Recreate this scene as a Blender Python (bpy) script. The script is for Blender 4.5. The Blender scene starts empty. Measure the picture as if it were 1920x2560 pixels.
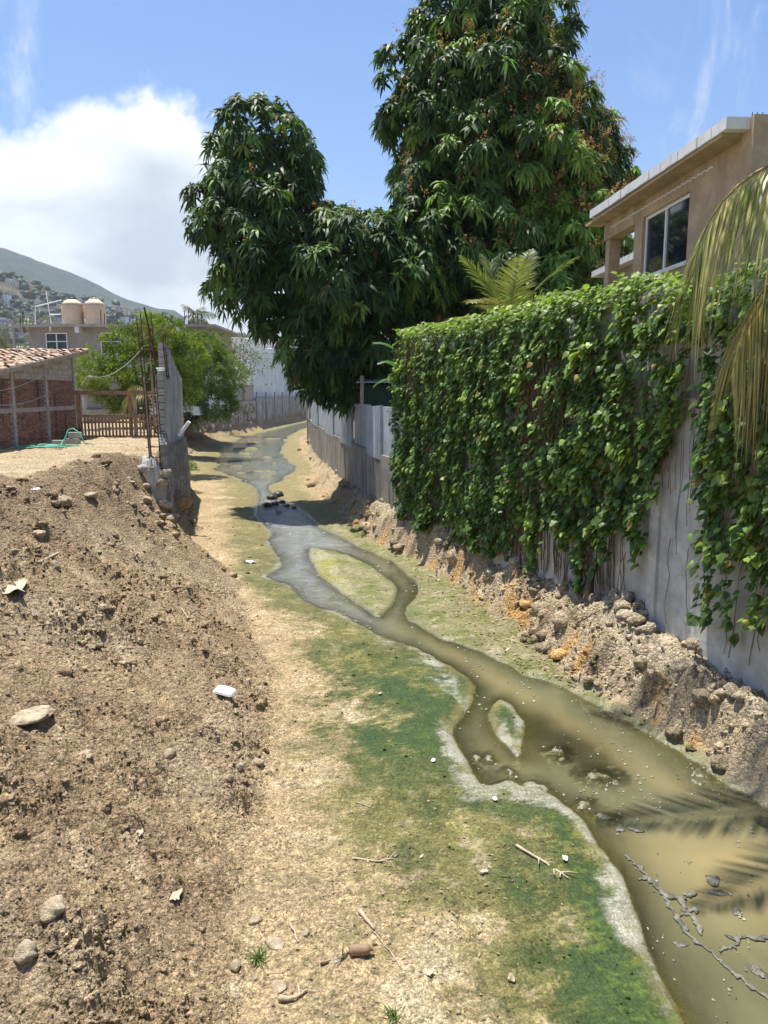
import bpy, math, random
import numpy as np
from mathutils import Vector, Matrix

random.seed(7)
RNG = np.random.default_rng(11)
R = math.radians
SC = bpy.context.scene
COL = SC.collection

# ------------------------------------------------------------------ camera
EYE = Vector((0.0, 0.0, 4.2))
cam = bpy.data.cameras.new('camera')
cam.sensor_fit = 'VERTICAL'
cam.sensor_height = 34.6
cam.lens = 26.0
cam.clip_start = 0.05
cam.clip_end = 20000
cam_o = bpy.data.objects.new('camera', cam)
COL.objects.link(cam_o)
cam_o.location = EYE
cam_o.rotation_euler = (R(90 - 8.87), 0, 0)
SC.camera = cam_o

# ------------------------------------------------------------------ sun, sky, exposure
SUN_EL, SUN_AZ = R(76), R(-42)          # azimuth from +Y towards +X
sv = Vector((math.cos(SUN_EL) * math.sin(SUN_AZ), math.cos(SUN_EL) * math.cos(SUN_AZ), math.sin(SUN_EL)))
sun = bpy.data.lights.new('sun', 'SUN')
sun.energy = 5.0
sun.angle = R(0.55)
sun.color = (1.0, 0.955, 0.87)
sun_o = bpy.data.objects.new('sun', sun)
COL.objects.link(sun_o)
sun_o.location = (0, 0, 60)
sun_o.rotation_euler = (-sv).to_track_quat('-Z', 'Y').to_euler()

world = bpy.data.worlds.new('World')
SC.world = world
world.use_nodes = True
SC.view_settings.view_transform = 'Standard'
SC.view_settings.look = 'None'
SC.view_settings.exposure = 0.66
SC.view_settings.gamma = 1.0
SC.view_settings.use_curve_mapping = False
SC.cycles.use_denoising = True
SC.cycles.max_bounces = 8
SC.cycles.diffuse_bounces = 3
SC.cycles.glossy_bounces = 3
SC.cycles.transmission_bounces = 4
SC.cycles.transparent_max_bounces = 12
SC.cycles.volume_bounces = 0
SC.cycles.sample_clamp_indirect = 4.0


class NT:
    """short hand for building node trees"""
    def __init__(s, tree):
        s.t = tree; s.n = tree.nodes; s.l = tree.links
    def new(s, typ, **kw):
        n = s.n.new(typ)
        for k, v in kw.items():
            setattr(n, k, v)
        return n
    def set(s, sock, v):
        if hasattr(v, 'is_output'):
            s.l.new(v, sock)
        elif isinstance(v, (tuple, list)) and len(v) == 3 and sock.type == 'RGBA':
            sock.default_value = (*v, 1)
        else:
            sock.default_value = v
    def math(s, op, a, b=None, c=None, clamp=False):
        n = s.new('ShaderNodeMath', operation=op, use_clamp=clamp)
        for i, v in enumerate((a, b, c)):
            if v is not None:
                s.set(n.inputs[i], v)
        return n.outputs[0]
    def vmath(s, op, a, b=None):
        n = s.new('ShaderNodeVectorMath', operation=op)
        s.set(n.inputs[0], a)
        if b is not None:
            s.set(n.inputs[1], b)
        return n.outputs[0]
    def noise(s, vec, scale, detail=4, rough=.55, dist=0., w=None):
        n = s.new('ShaderNodeTexNoise')
        if w is not None:
            n.noise_dimensions = '4D'; n.inputs['W'].default_value = w
        if vec is not None:
            s.l.new(vec, n.inputs['Vector'])
        n.inputs['Scale'].default_value = scale
        n.inputs['Detail'].default_value = detail
        n.inputs['Roughness'].default_value = rough
        n.inputs['Distortion'].default_value = dist
        return n.outputs['Fac']
    def ramp(s, fac, lo, hi, a=0., b=1., smooth=True):
        n = s.new('ShaderNodeMapRange')
        n.interpolation_type = 'SMOOTHSTEP' if smooth else 'LINEAR'
        s.set(n.inputs['Value'], fac)
        s.set(n.inputs['From Min'], lo); s.set(n.inputs['From Max'], hi)
        s.set(n.inputs['To Min'], a); s.set(n.inputs['To Max'], b)
        return n.outputs[0]
    def mix(s, fac, a, b, mode='MIX'):
        n = s.new('ShaderNodeMix', data_type='RGBA', blend_type=mode)
        s.set(n.inputs[0], fac); s.set(n.inputs[6], a); s.set(n.inputs[7], b)
        return n.outputs[2]
    def mapv(s, vec, scale=(1, 1, 1), loc=(0, 0, 0), rot=(0, 0, 0)):
        n = s.new('ShaderNodeMapping')
        s.l.new(vec, n.inputs['Vector'])
        n.inputs['Scale'].default_value = scale
        n.inputs['Location'].default_value = loc
        n.inputs['Rotation'].default_value = rot
        return n.outputs[0]


def build_world():
    t = NT(world.node_tree)
    t.n.clear()
    out = t.new('ShaderNodeOutputWorld')
    bg = t.new('ShaderNodeBackground')
    bg.inputs['Strength'].default_value = 0.078
    sky = t.new('ShaderNodeTexSky', sky_type='NISHITA')
    sky.sun_disc = False
    sky.sun_elevation = SUN_EL
    sky.sun_rotation = SUN_AZ
    sky.altitude = 20
    sky.air_density = 1.15
    sky.dust_density = 0.8
    sky.ozone_density = 2.2
    d = t.new('ShaderNodeTexCoord').outputs['Generated']
    sx = t.new('ShaderNodeSeparateXYZ')
    t.l.new(d, sx.inputs[0])
    x, y, z = sx.outputs
    az = t.math('ARCTAN2', x, y)
    el = t.math('ARCSINE', z)
    # cloud bank round the horizon, tallest to the north west
    big = t.noise(d, 2.2, 3, .5, 0, 3.1)
    fine = t.noise(t.mapv(d, (1, 1, 1.0)), 7.0, 6, .6, .25, 5.3)
    bank = t.ramp(t.math('COSINE', t.math('ADD', az, 1.2)), 0.15, 0.62, 0.03, 0.315)
    top = t.math('ADD', bank, t.math('MULTIPLY_ADD', big, 0.24, -0.12))
    top = t.math('ADD', top, t.math('MULTIPLY_ADD', fine, 0.26, -0.13))
    mask = t.ramp(t.math('SUBTRACT', top, el), -0.014, 0.03)
    # thin cirrus wisps overhead
    cv = t.mapv(d, (4.6, 2.4, 2.0), (1.4, 0.2, 0.0), (0.3, 0.25, 0.2))
    wis = t.ramp(t.noise(cv, 1.9, 5, .62, .9, 1.7), 0.50, 0.78, 0, 0.7)
    wisg = t.ramp(t.noise(d, 2.4, 2, .5, 0, 8.4), 0.44, 0.62)
    wis = t.math('MULTIPLY', wis, wisg)
    haze = t.ramp(el, 0.0, 0.4, 0.10, 0.0)
    mask2 = t.math('MAXIMUM', t.math('MAXIMUM', mask, wis), haze)
    shade = t.math('ADD', t.ramp(t.noise(t.mapv(d, (1, 1, 2.2)), 3.6, 4, .55, .3, 2.2), 0.34, 0.62, -0.60, 0.15),
                   t.ramp(t.math('SUBTRACT', top, el), 0.0, 0.26, 1.05, 0.22))
    ccol = t.mix(t.math('MAXIMUM', t.math('MINIMUM', shade, 1.0), 0.0), (4.9, 5.5, 6.3), (10.2, 10.4, 10.6))
    tint = t.mix(1.0, sky.outputs[0], (0.76, 1.02, 1.36), 'MULTIPLY')
    c = t.mix(mask2, tint, ccol)
    t.l.new(c, bg.inputs['Color'])
    t.l.new(bg.outputs[0], out.inputs['Surface'])


build_world()
world.cycles.sampling_method = 'MANUAL'
world.cycles.sample_map_resolution = 512

# ------------------------------------------------------------------ numpy noise
def _h(ix, iy, seed):
    a = (ix.astype(np.int64) * 374761393 + iy.astype(np.int64) * 668265263 + seed * 1442695041) & 0xFFFFFFFF
    a = ((a ^ (a >> 13)) * 1274126177) & 0xFFFFFFFF
    a = ((a ^ (a >> 16)) * 2246822519) & 0xFFFFFFFF
    return ((a ^ (a >> 15)) & 0xFFFFFF) / float(0x1000000)


def perlin(x, y, seed=0):
    x = np.asarray(x, float); y = np.asarray(y, float)
    ix = np.floor(x); iy = np.floor(y)
    fx = x - ix; fy = y - iy
    u = fx * fx * fx * (fx * (fx * 6 - 15) + 10)
    v = fy * fy * fy * (fy * (fy * 6 - 15) + 10)
    def g(dx, dy):
        a = _h(ix + dx, iy + dy, seed) * (2 * math.pi)
        return np.cos(a) * (fx - dx) + np.sin(a) * (fy - dy)
    n0 = g(0, 0) * (1 - u) + g(1, 0) * u
    n1 = g(0, 1) * (1 - u) + g(1, 1) * u
    return (n0 * (1 - v) + n1 * v) * 1.5


def fbm(x, y, octv=4, seed=0, gain=.5):
    s = 0.; a = 1.; tot = 0.; f = 1.
    for i in range(octv):
        s = s + a * perlin(x * f, y * f, seed + i * 17)
        tot += a; a *= gain; f *= 2.03
    return s / tot


def worley(x, y, seed=0):
    ix = np.floor(x); iy = np.floor(y)
    f1 = np.full(x.shape, 9.); idv = np.zeros(x.shape)
    for dx in (-1, 0, 1):
        for dy in (-1, 0, 1):
            cx = ix + dx; cy = iy + dy
            px = cx + .15 + .7 * _h(cx, cy, seed); py = cy + .15 + .7 * _h(cx, cy, seed + 5)
            d = np.hypot(px - x, py - y)
            m = d < f1
            f1 = np.where(m, d, f1)
            idv = np.where(m, _h(cx, cy, seed + 9), idv)
    return f1, idv


def sstep(a, b, x):
    t = np.clip((x - a) / (b - a), 0, 1)
    return t * t * (3 - 2 * t)


# ------------------------------------------------------------------ mesh helpers
def mesh_np(name, V, tris=None, quads=None, smooth=False, cols=None):
    me = bpy.data.meshes.new(name)
    V = np.asarray(V, np.float32).reshape(-1, 3)
    nt = 0 if tris is None else len(tris); nq = 0 if quads is None else len(quads)
    me.vertices.add(len(V)); me.vertices.foreach_set('co', V.ravel())
    loops = []
    if nt: loops.append(np.asarray(tris, np.int32).ravel())
    if nq: loops.append(np.asarray(quads, np.int32).ravel())
    li = np.concatenate(loops)
    me.loops.add(len(li)); me.loops.foreach_set('vertex_index', li)
    me.polygons.add(nt + nq)
    st = np.concatenate([np.arange(nt) * 3, nt * 3 + np.arange(nq) * 4]).astype(np.int32)
    me.polygons.foreach_set('loop_start', st)
    if smooth:
        me.polygons.foreach_set('use_smooth', np.ones(nt + nq, bool))
    if cols:
        for k, c in cols.items():
            if c.ndim == 2:
                at = me.attributes.new(k, 'FLOAT_COLOR', 'POINT')
                cc = np.ones((len(V), 4), np.float32); cc[:, :c.shape[1]] = c
                at.data.foreach_set('color', cc.ravel())
            else:
                at = me.attributes.new(k, 'FLOAT', 'POINT')
                at.data.foreach_set('value', c.astype(np.float32))
    me.update(calc_edges=True)
    me.validate()
    return me


ORIG = {}


def tag(o, label=None, cat=None, group=None, kind=None):
    if label: o['label'] = label
    if cat: o['category'] = cat
    if group: o['group'] = group
    if kind: o['kind'] = kind
    return o


def thing(name, label, cat, loc=(0, 0, 0), group=None):
    o = bpy.data.objects.new(name, None)
    COL.objects.link(o)
    o.empty_display_size = .2
    o.location = loc
    ORIG[o] = Vector(loc)
    return tag(o, label, cat, group)


def obj(name, me, mat=None, parent=None):
    o = bpy.data.objects.new(name, me)
    COL.objects.link(o)
    if mat is not None and not me.materials:
        me.materials.append(mat)
    if parent is not None:
        org = ORIG[parent]
        o.parent = parent
        ORIG[o] = org
    else:
        ORIG[o] = Vector((0, 0, 0))
    return o


class MB:
    """collects solid shapes in world coordinates and links them as one mesh"""
    def __init__(s, M=None):
        s.v = []; s.f = []; s.M = M
    def add(s, vs, fs):
        b = len(s.v)
        for p in vs:
            p = Vector(p)
            s.v.append(s.M @ p if s.M is not None else p)
        s.f += [tuple(i + b for i in f) for f in fs]
        return s
    def box(s, x0, x1, y0, y1, z0, z1):
        return s.hexa([(x0, y0, z0), (x1, y0, z0), (x1, y1, z0), (x0, y1, z0), (x0, y0, z1), (x1, y0, z1), (x1, y1, z1), (x0, y1, z1)])
    def hexa(s, p):
        return s.add(p, [(3, 2, 1, 0), (4, 5, 6, 7), (0, 1, 5, 4), (1, 2, 6, 5), (2, 3, 7, 6), (3, 0, 4, 7)])
    def bbox(s, x0, x1, y0, y1, z0, z1, b=.02):
        """box with chamfered edges"""
        vs = []; 
        for z, ins in ((z0, b), (z0 + b, 0), (z1 - b, 0), (z1, b)):
            vs += [(x0 + ins, y0 + ins, z), (x1 - ins, y0 + ins, z), (x1 - ins, y1 - ins, z), (x0 + ins, y1 - ins, z)]
        fs = [(3, 2, 1, 0), (12, 13, 14, 15)]
        for k in range(3):
            for i in range(4):
                j = (i + 1) % 4
                fs.append((k * 4 + i, k * 4 + j, k * 4 + 4 + j, k * 4 + 4 + i))
        return s.add(vs, fs)
    def tube(s, path, rad, n=6, cap=True):
        path = [Vector(p) for p in path]
        if not isinstance(rad, (list, tuple)):
            rad = [rad] * len(path)
        vs = []; fs = []
        ref = Vector((0.13, 0.31, 0.94))
        for i, p in enumerate(path):
            a = path[max(i - 1, 0)]; b = path[min(i + 1, len(path) - 1)]
            d = (b - a).normalized()
            if abs(d.dot(ref)) > .97: ref = Vector((1, .1, .05))
            u = d.cross(ref).normalized(); w = d.cross(u)
            for k in range(n):
                an = 2 * math.pi * k / n
                vs.append(p + (u * math.cos(an) + w * math.sin(an)) * rad[i])
        for i in range(len(path) - 1):
            for k in range(n):
                k2 = (k + 1) % n
                fs.append((i * n + k, i * n + k2, (i + 1) * n + k2, (i + 1) * n + k))
        if cap:
            fs.append(tuple(range(n))[::-1]); fs.append(tuple((len(path) - 1) * n + k for k in range(n)))
        return s.add(vs, fs)
    def lathe(s, prof, c=(0, 0, 0), n=24):
        c = Vector(c); vs = []; fs = []
        for r, z in prof:
            for k in range(n):
                a = 2 * math.pi * k / n
                vs.append(c + Vector((r * math.cos(a), r * math.sin(a), z)))
        for i in range(len(prof) - 1):
            for k in range(n):
                k2 = (k + 1) % n
                fs.append((i * n + k, i * n + k2, (i + 1) * n + k2, (i + 1) * n + k))
        fs.append(tuple(range(n))[::-1]); fs.append(tuple((len(prof) - 1) * n + k for k in range(n)))
        return s.add(vs, fs)
    def strip(s, pts, zb, zt, t):
        """wall along a polyline; pts is its visible face, t the thickness to the right of travel"""
        n = len(pts); off = []
        for i in range(n):
            a = Vector(pts[max(i - 1, 0)][:2]); b = Vector(pts[min(i + 1, n - 1)][:2])
            d = (b - a).normalized(); off.append(Vector((d.y, -d.x)) * t)
        zb = zb if isinstance(zb, (list, tuple)) else [zb] * n
        zt = zt if isinstance(zt, (list, tuple)) else [zt] * n
        vs = []; fs = []
        for i in range(n):
            p = Vector(pts[i][:2]); q = p + off[i]
            vs += [(p.x, p.y, zb[i]), (p.x, p.y, zt[i]), (q.x, q.y, zt[i]), (q.x, q.y, zb[i])]
        for i in range(n - 1):
            for k in range(4):
                k2 = (k + 1) % 4
                fs.append((i * 4 + k, (i + 1) * 4 + k, (i + 1) * 4 + k2, i * 4 + k2))
        fs.append((0, 1, 2, 3)); fs.append((n * 4 - 1, n * 4 - 2, n * 4 - 3, n * 4 - 4))
        return s.add(vs, fs)
    def mesh(s, name, org=Vector((0, 0, 0)), smooth=False):
        me = bpy.data.meshes.new(name)
        me.from_pydata([tuple(p - org) for p in s.v], [], s.f)
        if smooth:
            for p in me.polygons: p.use_smooth = True
        me.update()
        return me
    def part(s, name, mat, parent, smooth=False):
        return obj(name, s.mesh(name, ORIG[parent], smooth), mat, parent)
    def solo(s, name, mat, smooth=False, loc=None, **kw):
        """a thing that is one mesh, its origin at its base"""
        if loc is None:
            c = sum(s.v, Vector()) / len(s.v); loc = Vector((c.x, c.y, min(p.z for p in s.v)))
        loc = Vector(loc)
        o = obj(name, s.mesh(name, loc, smooth), mat)
        o.location = loc; ORIG[o] = loc
        return tag(o, **kw)


def shade_auto(o, ang=40):
    me = o.data
    for p in me.polygons: p.use_smooth = True
    me.set_sharp_from_angle(angle=R(ang))


# ------------------------------------------------------------------ materials
MATS = {}


def mat_base(name):
    m = bpy.data.materials.new(name)
    m.use_nodes = True
    t = NT(m.node_tree)
    b = t.n['Principled BSDF']
    MATS[name] = m
    return m, t, b


def bump(t, b, h, strength=.5, dist=.02):
    n = t.new('ShaderNodeBump')
    n.inputs['Strength'].default_value = strength
    n.inputs['Distance'].default_value = dist
    t.set(n.inputs['Height'], h)
    t.l.new(n.outputs[0], b.inputs['Normal'])


def simple(name, col, rough=.8, var=.18, scale=6., col2=None, metal=0., bmp=.3, bd=.01, streak=0., spec=.3, stain=(.06, .055, .05), fine=60.):
    """procedural surface: two scales of colour variation, optional vertical rain streaks, fine relief"""
    m, t, b = mat_base(name)
    co = t.new('ShaderNodeTexCoord').outputs['Object']
    n1 = t.noise(co, scale, 6, .6, .3)
    n2 = t.noise(co, scale * 7, 4, .6)
    c = t.mix(t.ramp(n1, .3, .7), tuple(v * (1 - var) for v in col), tuple(min(1, v * (1 + var)) for v in (col2 or col)))
    c = t.mix(t.ramp(n2, .35, .75, 0, .5), c, tuple(v * (1 - var * .8) for v in col))
    if streak:
        sv_ = t.noise(t.mapv(co, (7, 7, .28)), 1.0, 6, .62, .2)
        sb = t.noise(co, .55, 3, .6)
        f = t.math('MULTIPLY', t.ramp(sv_, .47, .68), t.ramp(sb, .30, .62))
        c = t.mix(t.math('MULTIPLY', f, streak), c, stain)
    t.l.new(c, b.inputs['Base Color'])
    b.inputs['Roughness'].default_value = rough
    b.inputs['Metallic'].default_value = metal
    b.inputs['Specular IOR Level'].default_value = spec
    if bmp:
        h = t.math('ADD', t.math('MULTIPLY', n2, .6), t.math('MULTIPLY', t.noise(co, fine, 3, .6), .5))
        bump(t, b, h, bmp, bd)
    return m


def leaf_mat(name, trans=.3, rough=.42, spec=.45, tcol=(1.25, 1.5, .55)):
    m, t, b = mat_base(name)
    a = t.new('ShaderNodeAttribute', attribute_name='tint').outputs['Color']
    co = t.new('ShaderNodeTexCoord').outputs['Object']
    n = t.ramp(t.noise(co, 5., 3, .6), .3, .7, .82, 1.15)
    mulc = t.new('ShaderNodeVectorMath', operation='SCALE')
    t.l.new(a, mulc.inputs[0]); t.l.new(n, mulc.inputs['Scale'])
    t.l.new(mulc.outputs[0], b.inputs['Base Color'])
    b.inputs['Roughness'].default_value = rough
    b.inputs['Specular IOR Level'].default_value = spec
    tr = t.new('ShaderNodeBsdfTranslucent')
    tc = t.mix(1.0, mulc.outputs[0], tcol, 'MULTIPLY')
    t.l.new(tc, tr.inputs['Color'])
    mx = t.new('ShaderNodeMixShader')
    mx.inputs[0].default_value = trans
    t.l.new(b.outputs[0], mx.inputs[1]); t.l.new(tr.outputs[0], mx.inputs[2])
    t.l.new(mx.outputs[0], t.n['Material Output'].inputs['Surface'])
    return m


def glass_mat(name, col=(.012, .016, .022)):
    m, t, b = mat_base(name)
    co = t.new('ShaderNodeTexCoord').outputs['Object']
    c = t.mix(t.ramp(t.noise(co, 1.3, 3, .6), .4, .7), col, tuple(v * 2.2 for v in col))
    t.l.new(c, b.inputs['Base Color'])
    b.inputs['Roughness'].default_value = .04
    b.inputs['Specular IOR Level'].default_value = .6
    bump(t, b, t.noise(co, 1.2, 2, .5), .05, .02)
    return m


def ground_mat():
    m, t, b = mat_base('soil')
    col = t.new('ShaderNodeAttribute', attribute_name='tint').outputs['Color']
    wet = t.new('ShaderNodeAttribute', attribute_name='wet').outputs['Fac']
    co = t.new('ShaderNodeTexCoord').outputs['Object']
    n1 = t.noise(co, 9., 8, .68, .4)
    n2 = t.noise(co, 46., 6, .7)
    n3 = t.noise(co, 170., 3, .6)
    def cells(sc):
        v = t.new('ShaderNodeTexVoronoi'); v.inputs['Scale'].default_value = sc
        t.l.new(co, v.inputs['Vector'])
        return v.outputs['Distance'], t.math('FRACT', t.math('MULTIPLY', v.outputs['Color'], 7.31))
    n4 = t.noise(t.mapv(co, (1, 1, 1), rot=(0, 0, .6)), 21., 7, .72, 1.2)
    d1, i1 = cells(24.); d2, i2 = cells(68.)
    f = t.math('MULTIPLY', t.ramp(n1, .25, .75, .74, 1.24, False), t.ramp(n2, .30, .70, .62, 1.35, False))
    pit_shade = t.math('MULTIPLY', t.ramp(d1, .3, .8, 1.08, .88), t.ramp(d2, .3, .8, 1.10, .80))  # gaps between crumbs darkened in colour, standing in for their self-shadow
    gr = t.math('MULTIPLY', t.math('MULTIPLY', t.ramp(i1, 0, 1, .80, 1.20, False), t.ramp(i2, 0, 1, .74, 1.26, False)), t.ramp(n4, .36, .56, .55, 1.12))
    pg = t.math('MULTIPLY', pit_shade, gr)
    pg = t.math('ADD', t.math('MULTIPLY', pg, t.math('MULTIPLY_ADD', wet, -.75, 1.0)), t.math('MULTIPLY', wet, .75))
    f = t.math('MULTIPLY', f, pg)
    s = t.new('ShaderNodeVectorMath', operation='SCALE')
    t.l.new(col, s.inputs[0]); t.l.new(f, s.inputs['Scale'])
    t.l.new(s.outputs[0], b.inputs['Base Color'])
    t.l.new(t.math('MULTIPLY_ADD', wet, -.62, .95), b.inputs['Roughness'])
    t.l.new(t.math('MULTIPLY_ADD', wet, .3, .15), b.inputs['Specular IOR Level'])
    h = t.math('ADD', t.math('MULTIPLY', n1, .4), t.math('ADD', t.math('MULTIPLY', n2, .42), t.math('ADD', t.math('MULTIPLY', n3, .10), t.math('ADD', t.math('MULTIPLY', d1, -.55), t.math('MULTIPLY', d2, -.22)))))
    bp = t.new('ShaderNodeBump')
    bp.inputs['Distance'].default_value = .055
    t.l.new(t.math('MULTIPLY_ADD', wet, -.75, .95), bp.inputs['Strength'])
    t.l.new(h, bp.inputs['Height'])
    t.l.new(bp.outputs[0], b.inputs['Normal'])
    return m


def water_mat():
    m, t, b = mat_base('murky_water')
    dep = t.new('ShaderNodeAttribute', attribute_name='depth').outputs['Fac']
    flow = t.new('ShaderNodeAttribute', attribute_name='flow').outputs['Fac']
    silt = t.new('ShaderNodeAttribute', attribute_name='silt').outputs['Fac']
    co = t.new('ShaderNodeTexCoord').outputs['Object']
    n = t.noise(t.mapv(co, (1, .45, 1)), 1.3, 5, .6, .6)
    c = t.mix(t.ramp(n, .3, .7), (.115, .115, .062), (.18, .175, .095))
    c = t.mix(silt, c, (.31, .25, .118))
    c = t.mix(t.math('MULTIPLY', t.math('MULTIPLY', flow, t.ramp(t.noise(t.mapv(co, (1.5, .6, 1)), 1.6, 5, .65, .8), .32, .62, .25, 1.0)), .62), c, (.27, .30, .325))  # pale grey-blue painted into the fast water, standing in for sky reflection
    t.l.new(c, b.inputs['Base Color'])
    rg = t.math('MULTIPLY_ADD', flow, .17, .05)
    t.l.new(rg, b.inputs['Roughness'])
    b.inputs['IOR'].default_value = 1.33
    t.l.new(t.math('MULTIPLY_ADD', flow, .5, .5), b.inputs['Specular IOR Level'])
    r1 = t.noise(t.mapv(co, (5, 11, 1), rot=(0, 0, .35)), 1.6, 5, .6, .7)
    r2 = t.noise(t.mapv(co, (2, 3, 1)), .8, 3, .5, .3)
    r3 = t.noise(t.mapv(co, (1.6, 3.2, 1), rot=(0, 0, .5)), 1.3, 3, .55, .9)
    h = t.math('ADD', t.math('MULTIPLY', t.math('MULTIPLY_ADD', r3, 4.0, r1), t.math('MULTIPLY', flow, 2.4)), t.math('MULTIPLY', r2, .18))
    bump(t, b, h, .6, .05)
    tr = t.new('ShaderNodeBsdfTransparent')
    tr.inputs['Color'].default_value = (.80, .78, .58, 1)
    gl = t.new('ShaderNodeBsdfGlossy')
    mx = t.new('ShaderNodeMixShader')
    t.l.new(t.math('SUBTRACT', 1.0, t.math('POWER', 2.718, t.math('MULTIPLY', dep, -13.0))), mx.inputs[0])
    # clear skin keeps the mirror of the sky where the water is shallow
    fr = t.new('ShaderNodeFresnel'); fr.inputs['IOR'].default_value = 1.33
    t.l.new(rg, gl.inputs['Roughness'])
    t.l.new(b.inputs['Normal'].links[0].from_socket, gl.inputs['Normal'])
    t.l.new(b.inputs['Normal'].links[0].from_socket, fr.inputs['Normal'])
    m1 = t.new('ShaderNodeMixShader')
    t.l.new(fr.outputs[0], m1.inputs[0]); t.l.new(tr.outputs[0], m1.inputs[1]); t.l.new(gl.outputs[0], m1.inputs[2])
    t.l.new(m1.outputs[0], mx.inputs[1]); t.l.new(b.outputs[0], mx.inputs[2])
    t.l.new(mx.outputs[0], t.n['Material Output'].inputs['Surface'])
    return m


M_SOIL = ground_mat()
M_WATER = water_mat()
M_LEAF = leaf_mat('mango_leaf', .25, .5, .28)
M_IVY = leaf_mat('ivy_leaf', .36, .45, .35)
M_NEEM = leaf_mat('feathery_leaf', .40, .5, .3)
M_PALM = leaf_mat('palm_leaf', .30, .42, .4, (1.15, 1.25, .6))
M_BARK = simple('bark', (.10, .075, .055), .9, .35, 5, bmp=.6, bd=.02)
M_STEM = simple('dry_stem', (.17, .115, .07), .9, .35, 9)
M_PLASTER = simple('grey_plaster', (.42, .40, .365), .9, .24, 1.1, (.52, .505, .47), bmp=.5, bd=.015, streak=.16, stain=(.17, .16, .15))
M_WHITEW = simple('limewashed_plaster', (.47, .48, .50), .9, .2, 1.6, bmp=.4, streak=.5, stain=(.15, .14, .13))
M_PANEL = simple('weathered_pale_panel', (.42, .45, .48), .88, .2, 1.2, bmp=.35, streak=.75, stain=(.10, .10, .105))
M_PLINTH = simple('stained_concrete', (.30, .275, .24), .92, .3, 1.0, bmp=.5, streak=.95, stain=(.045, .043, .042))
M_CONC = simple('concrete', (.36, .345, .32), .9, .2, 2.0, bmp=.45, streak=.3, stain=(.14, .13, .12))
M_BLOCK = simple('concrete_block', (.40, .375, .335), .93, .2, 5.0, bmp=.6, bd=.012)
M_MORTAR = simple('mortar', (.33, .30, .26), .95, .2, 8, bmp=.5)
M_DARKWALL = simple('weathered_retaining', (.20, .19, .175), .92, .35, 3.0, (.30, .29, .27), bmp=.8, bd=.03, streak=.8, stain=(.06, .055, .05))
M_RUST = simple('rusty_steel', (.085, .035, .022), .8, .35, 12, bmp=.4)
M_WOOD = simple('red_brown_wood', (.31, .19, .125), .8, .25, 3, bmp=.4, streak=.3, stain=(.10, .05, .03))
M_GREYWOOD = simple('grey_wood', (.34, .29, .23), .9, .3, 4, bmp=.5)
M_TAN = simple('tan_render', (.41, .315, .205), .92, .16, 1.6, (.47, .37, .25), bmp=.8, bd=.02, streak=.25, stain=(.24, .16, .09))
M_ROOFW = simple('white_coping', (.70, .71, .72), .8, .1, 3, bmp=.3, streak=.2, stain=(.4, .39, .37))
M_FRAME = simple('white_frame', (.80, .80, .80), .5, .04, 3, bmp=0)
M_GLASS = glass_mat('dark_glass')
M_GREYB = simple('grey_building_render', (.30, .285, .265), .92, .14, 1.1, bmp=.3, streak=.35, stain=(.18, .165, .15))
M_WHITEB = simple('cream_white_paint', (.74, .71, .67), .85, .07, 1.0, bmp=.2, streak=.12, stain=(.5, .47, .42))
M_TANK = simple('tank_beige', (.62, .46, .33), .6, .08, 2, bmp=.1)
M_TANKTOP = simple('tank_lid_cream', (.72, .62, .40), .6, .06, 2, bmp=.1)
M_BLACK = simple('black_plastic', (.02, .02, .022), .5, .2, 4, bmp=.1)
M_BLUEM = simple('pale_blue_sheet', (.46, .54, .62), .65, .12, .7, (.52, .60, .68), metal=0., bmp=.15, streak=.65, stain=(.22, .23, .25))
M_PLANKC = simple('weathered_fence_concrete', (.33, .32, .30), .92, .25, 1.3, bmp=.4, streak=.8, stain=(.11, .105, .10))
M_STONEW = simple('dark_fieldstone', (.19, .17, .14), .92, .4, 2.4, (.30, .27, .22), bmp=.8, bd=.04)
M_GBRICK = simple('grey_brick', (.36, .34, .31), .92, .15, 3.0, bmp=.4)
M_LILAC = simple('lilac_white_wall', (.72, .71, .76), .85, .05, .5, bmp=.1, streak=.1, stain=(.5, .48, .5))
M_REDT = simple('red_trim', (.28, .045, .035), .7, .2, 2, bmp=.2)
M_GREEN = simple('dark_green_paint', (.02, .05, .035), .7, .25, 3, bmp=.2)
M_TIN = simple('weathered_tin', (.50, .50, .49), .6, .18, 3, bmp=.2, streak=.4, stain=(.2, .18, .16))
M_TILE = simple('clay_tile', (.42, .21, .125), .9, .38, 4.0, (.50, .36, .25), bmp=.6, bd=.01)
M_TILE2 = simple('bleached_clay_tile', (.50, .38, .28), .92, .3, 4.0, bmp=.6, bd=.01)
M_TILE3 = simple('sooty_clay_tile', (.22, .135, .10), .92, .35, 4.0, bmp=.6, bd=.01)
M_STONE = simple('pale_stone', (.42, .325, .21), .95, .32, 14, (.50, .41, .28), bmp=1.0, bd=.02)
M_STONED = simple('wet_dark_stone', (.06, .055, .045), .35, .3, 8, bmp=.5)
M_WHITEP = simple('white_foam', (.86, .87, .88), .5, .03, 5, bmp=.1)
M_HOSE = simple('green_hose', (.10, .42, .30), .45, .15, 5, bmp=0)
M_PAPER = simple('dirty_cloth', (.48, .41, .29), .95, .18, 6, bmp=.5)
M_STICK = simple('bleached_stick', (.50, .41, .29), .9, .25, 14, bmp=.6)
M_MUDW = simple('grey_wet_mud', (.12, .112, .085), .62, .4, 14, (.20, .19, .15), bmp=.8, bd=.012, spec=.35)
M_FADED = simple('faded_plastic_brown', (.30, .20, .12), .7, .25, 6, bmp=.3)
M_RED = simple('faded_red_paint', (.55, .12, .07), .55, .15, 5, bmp=.1)
M_WIRE = simple('grey_wire', (.42, .43, .42), .6, .1, 3, bmp=0)
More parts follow.
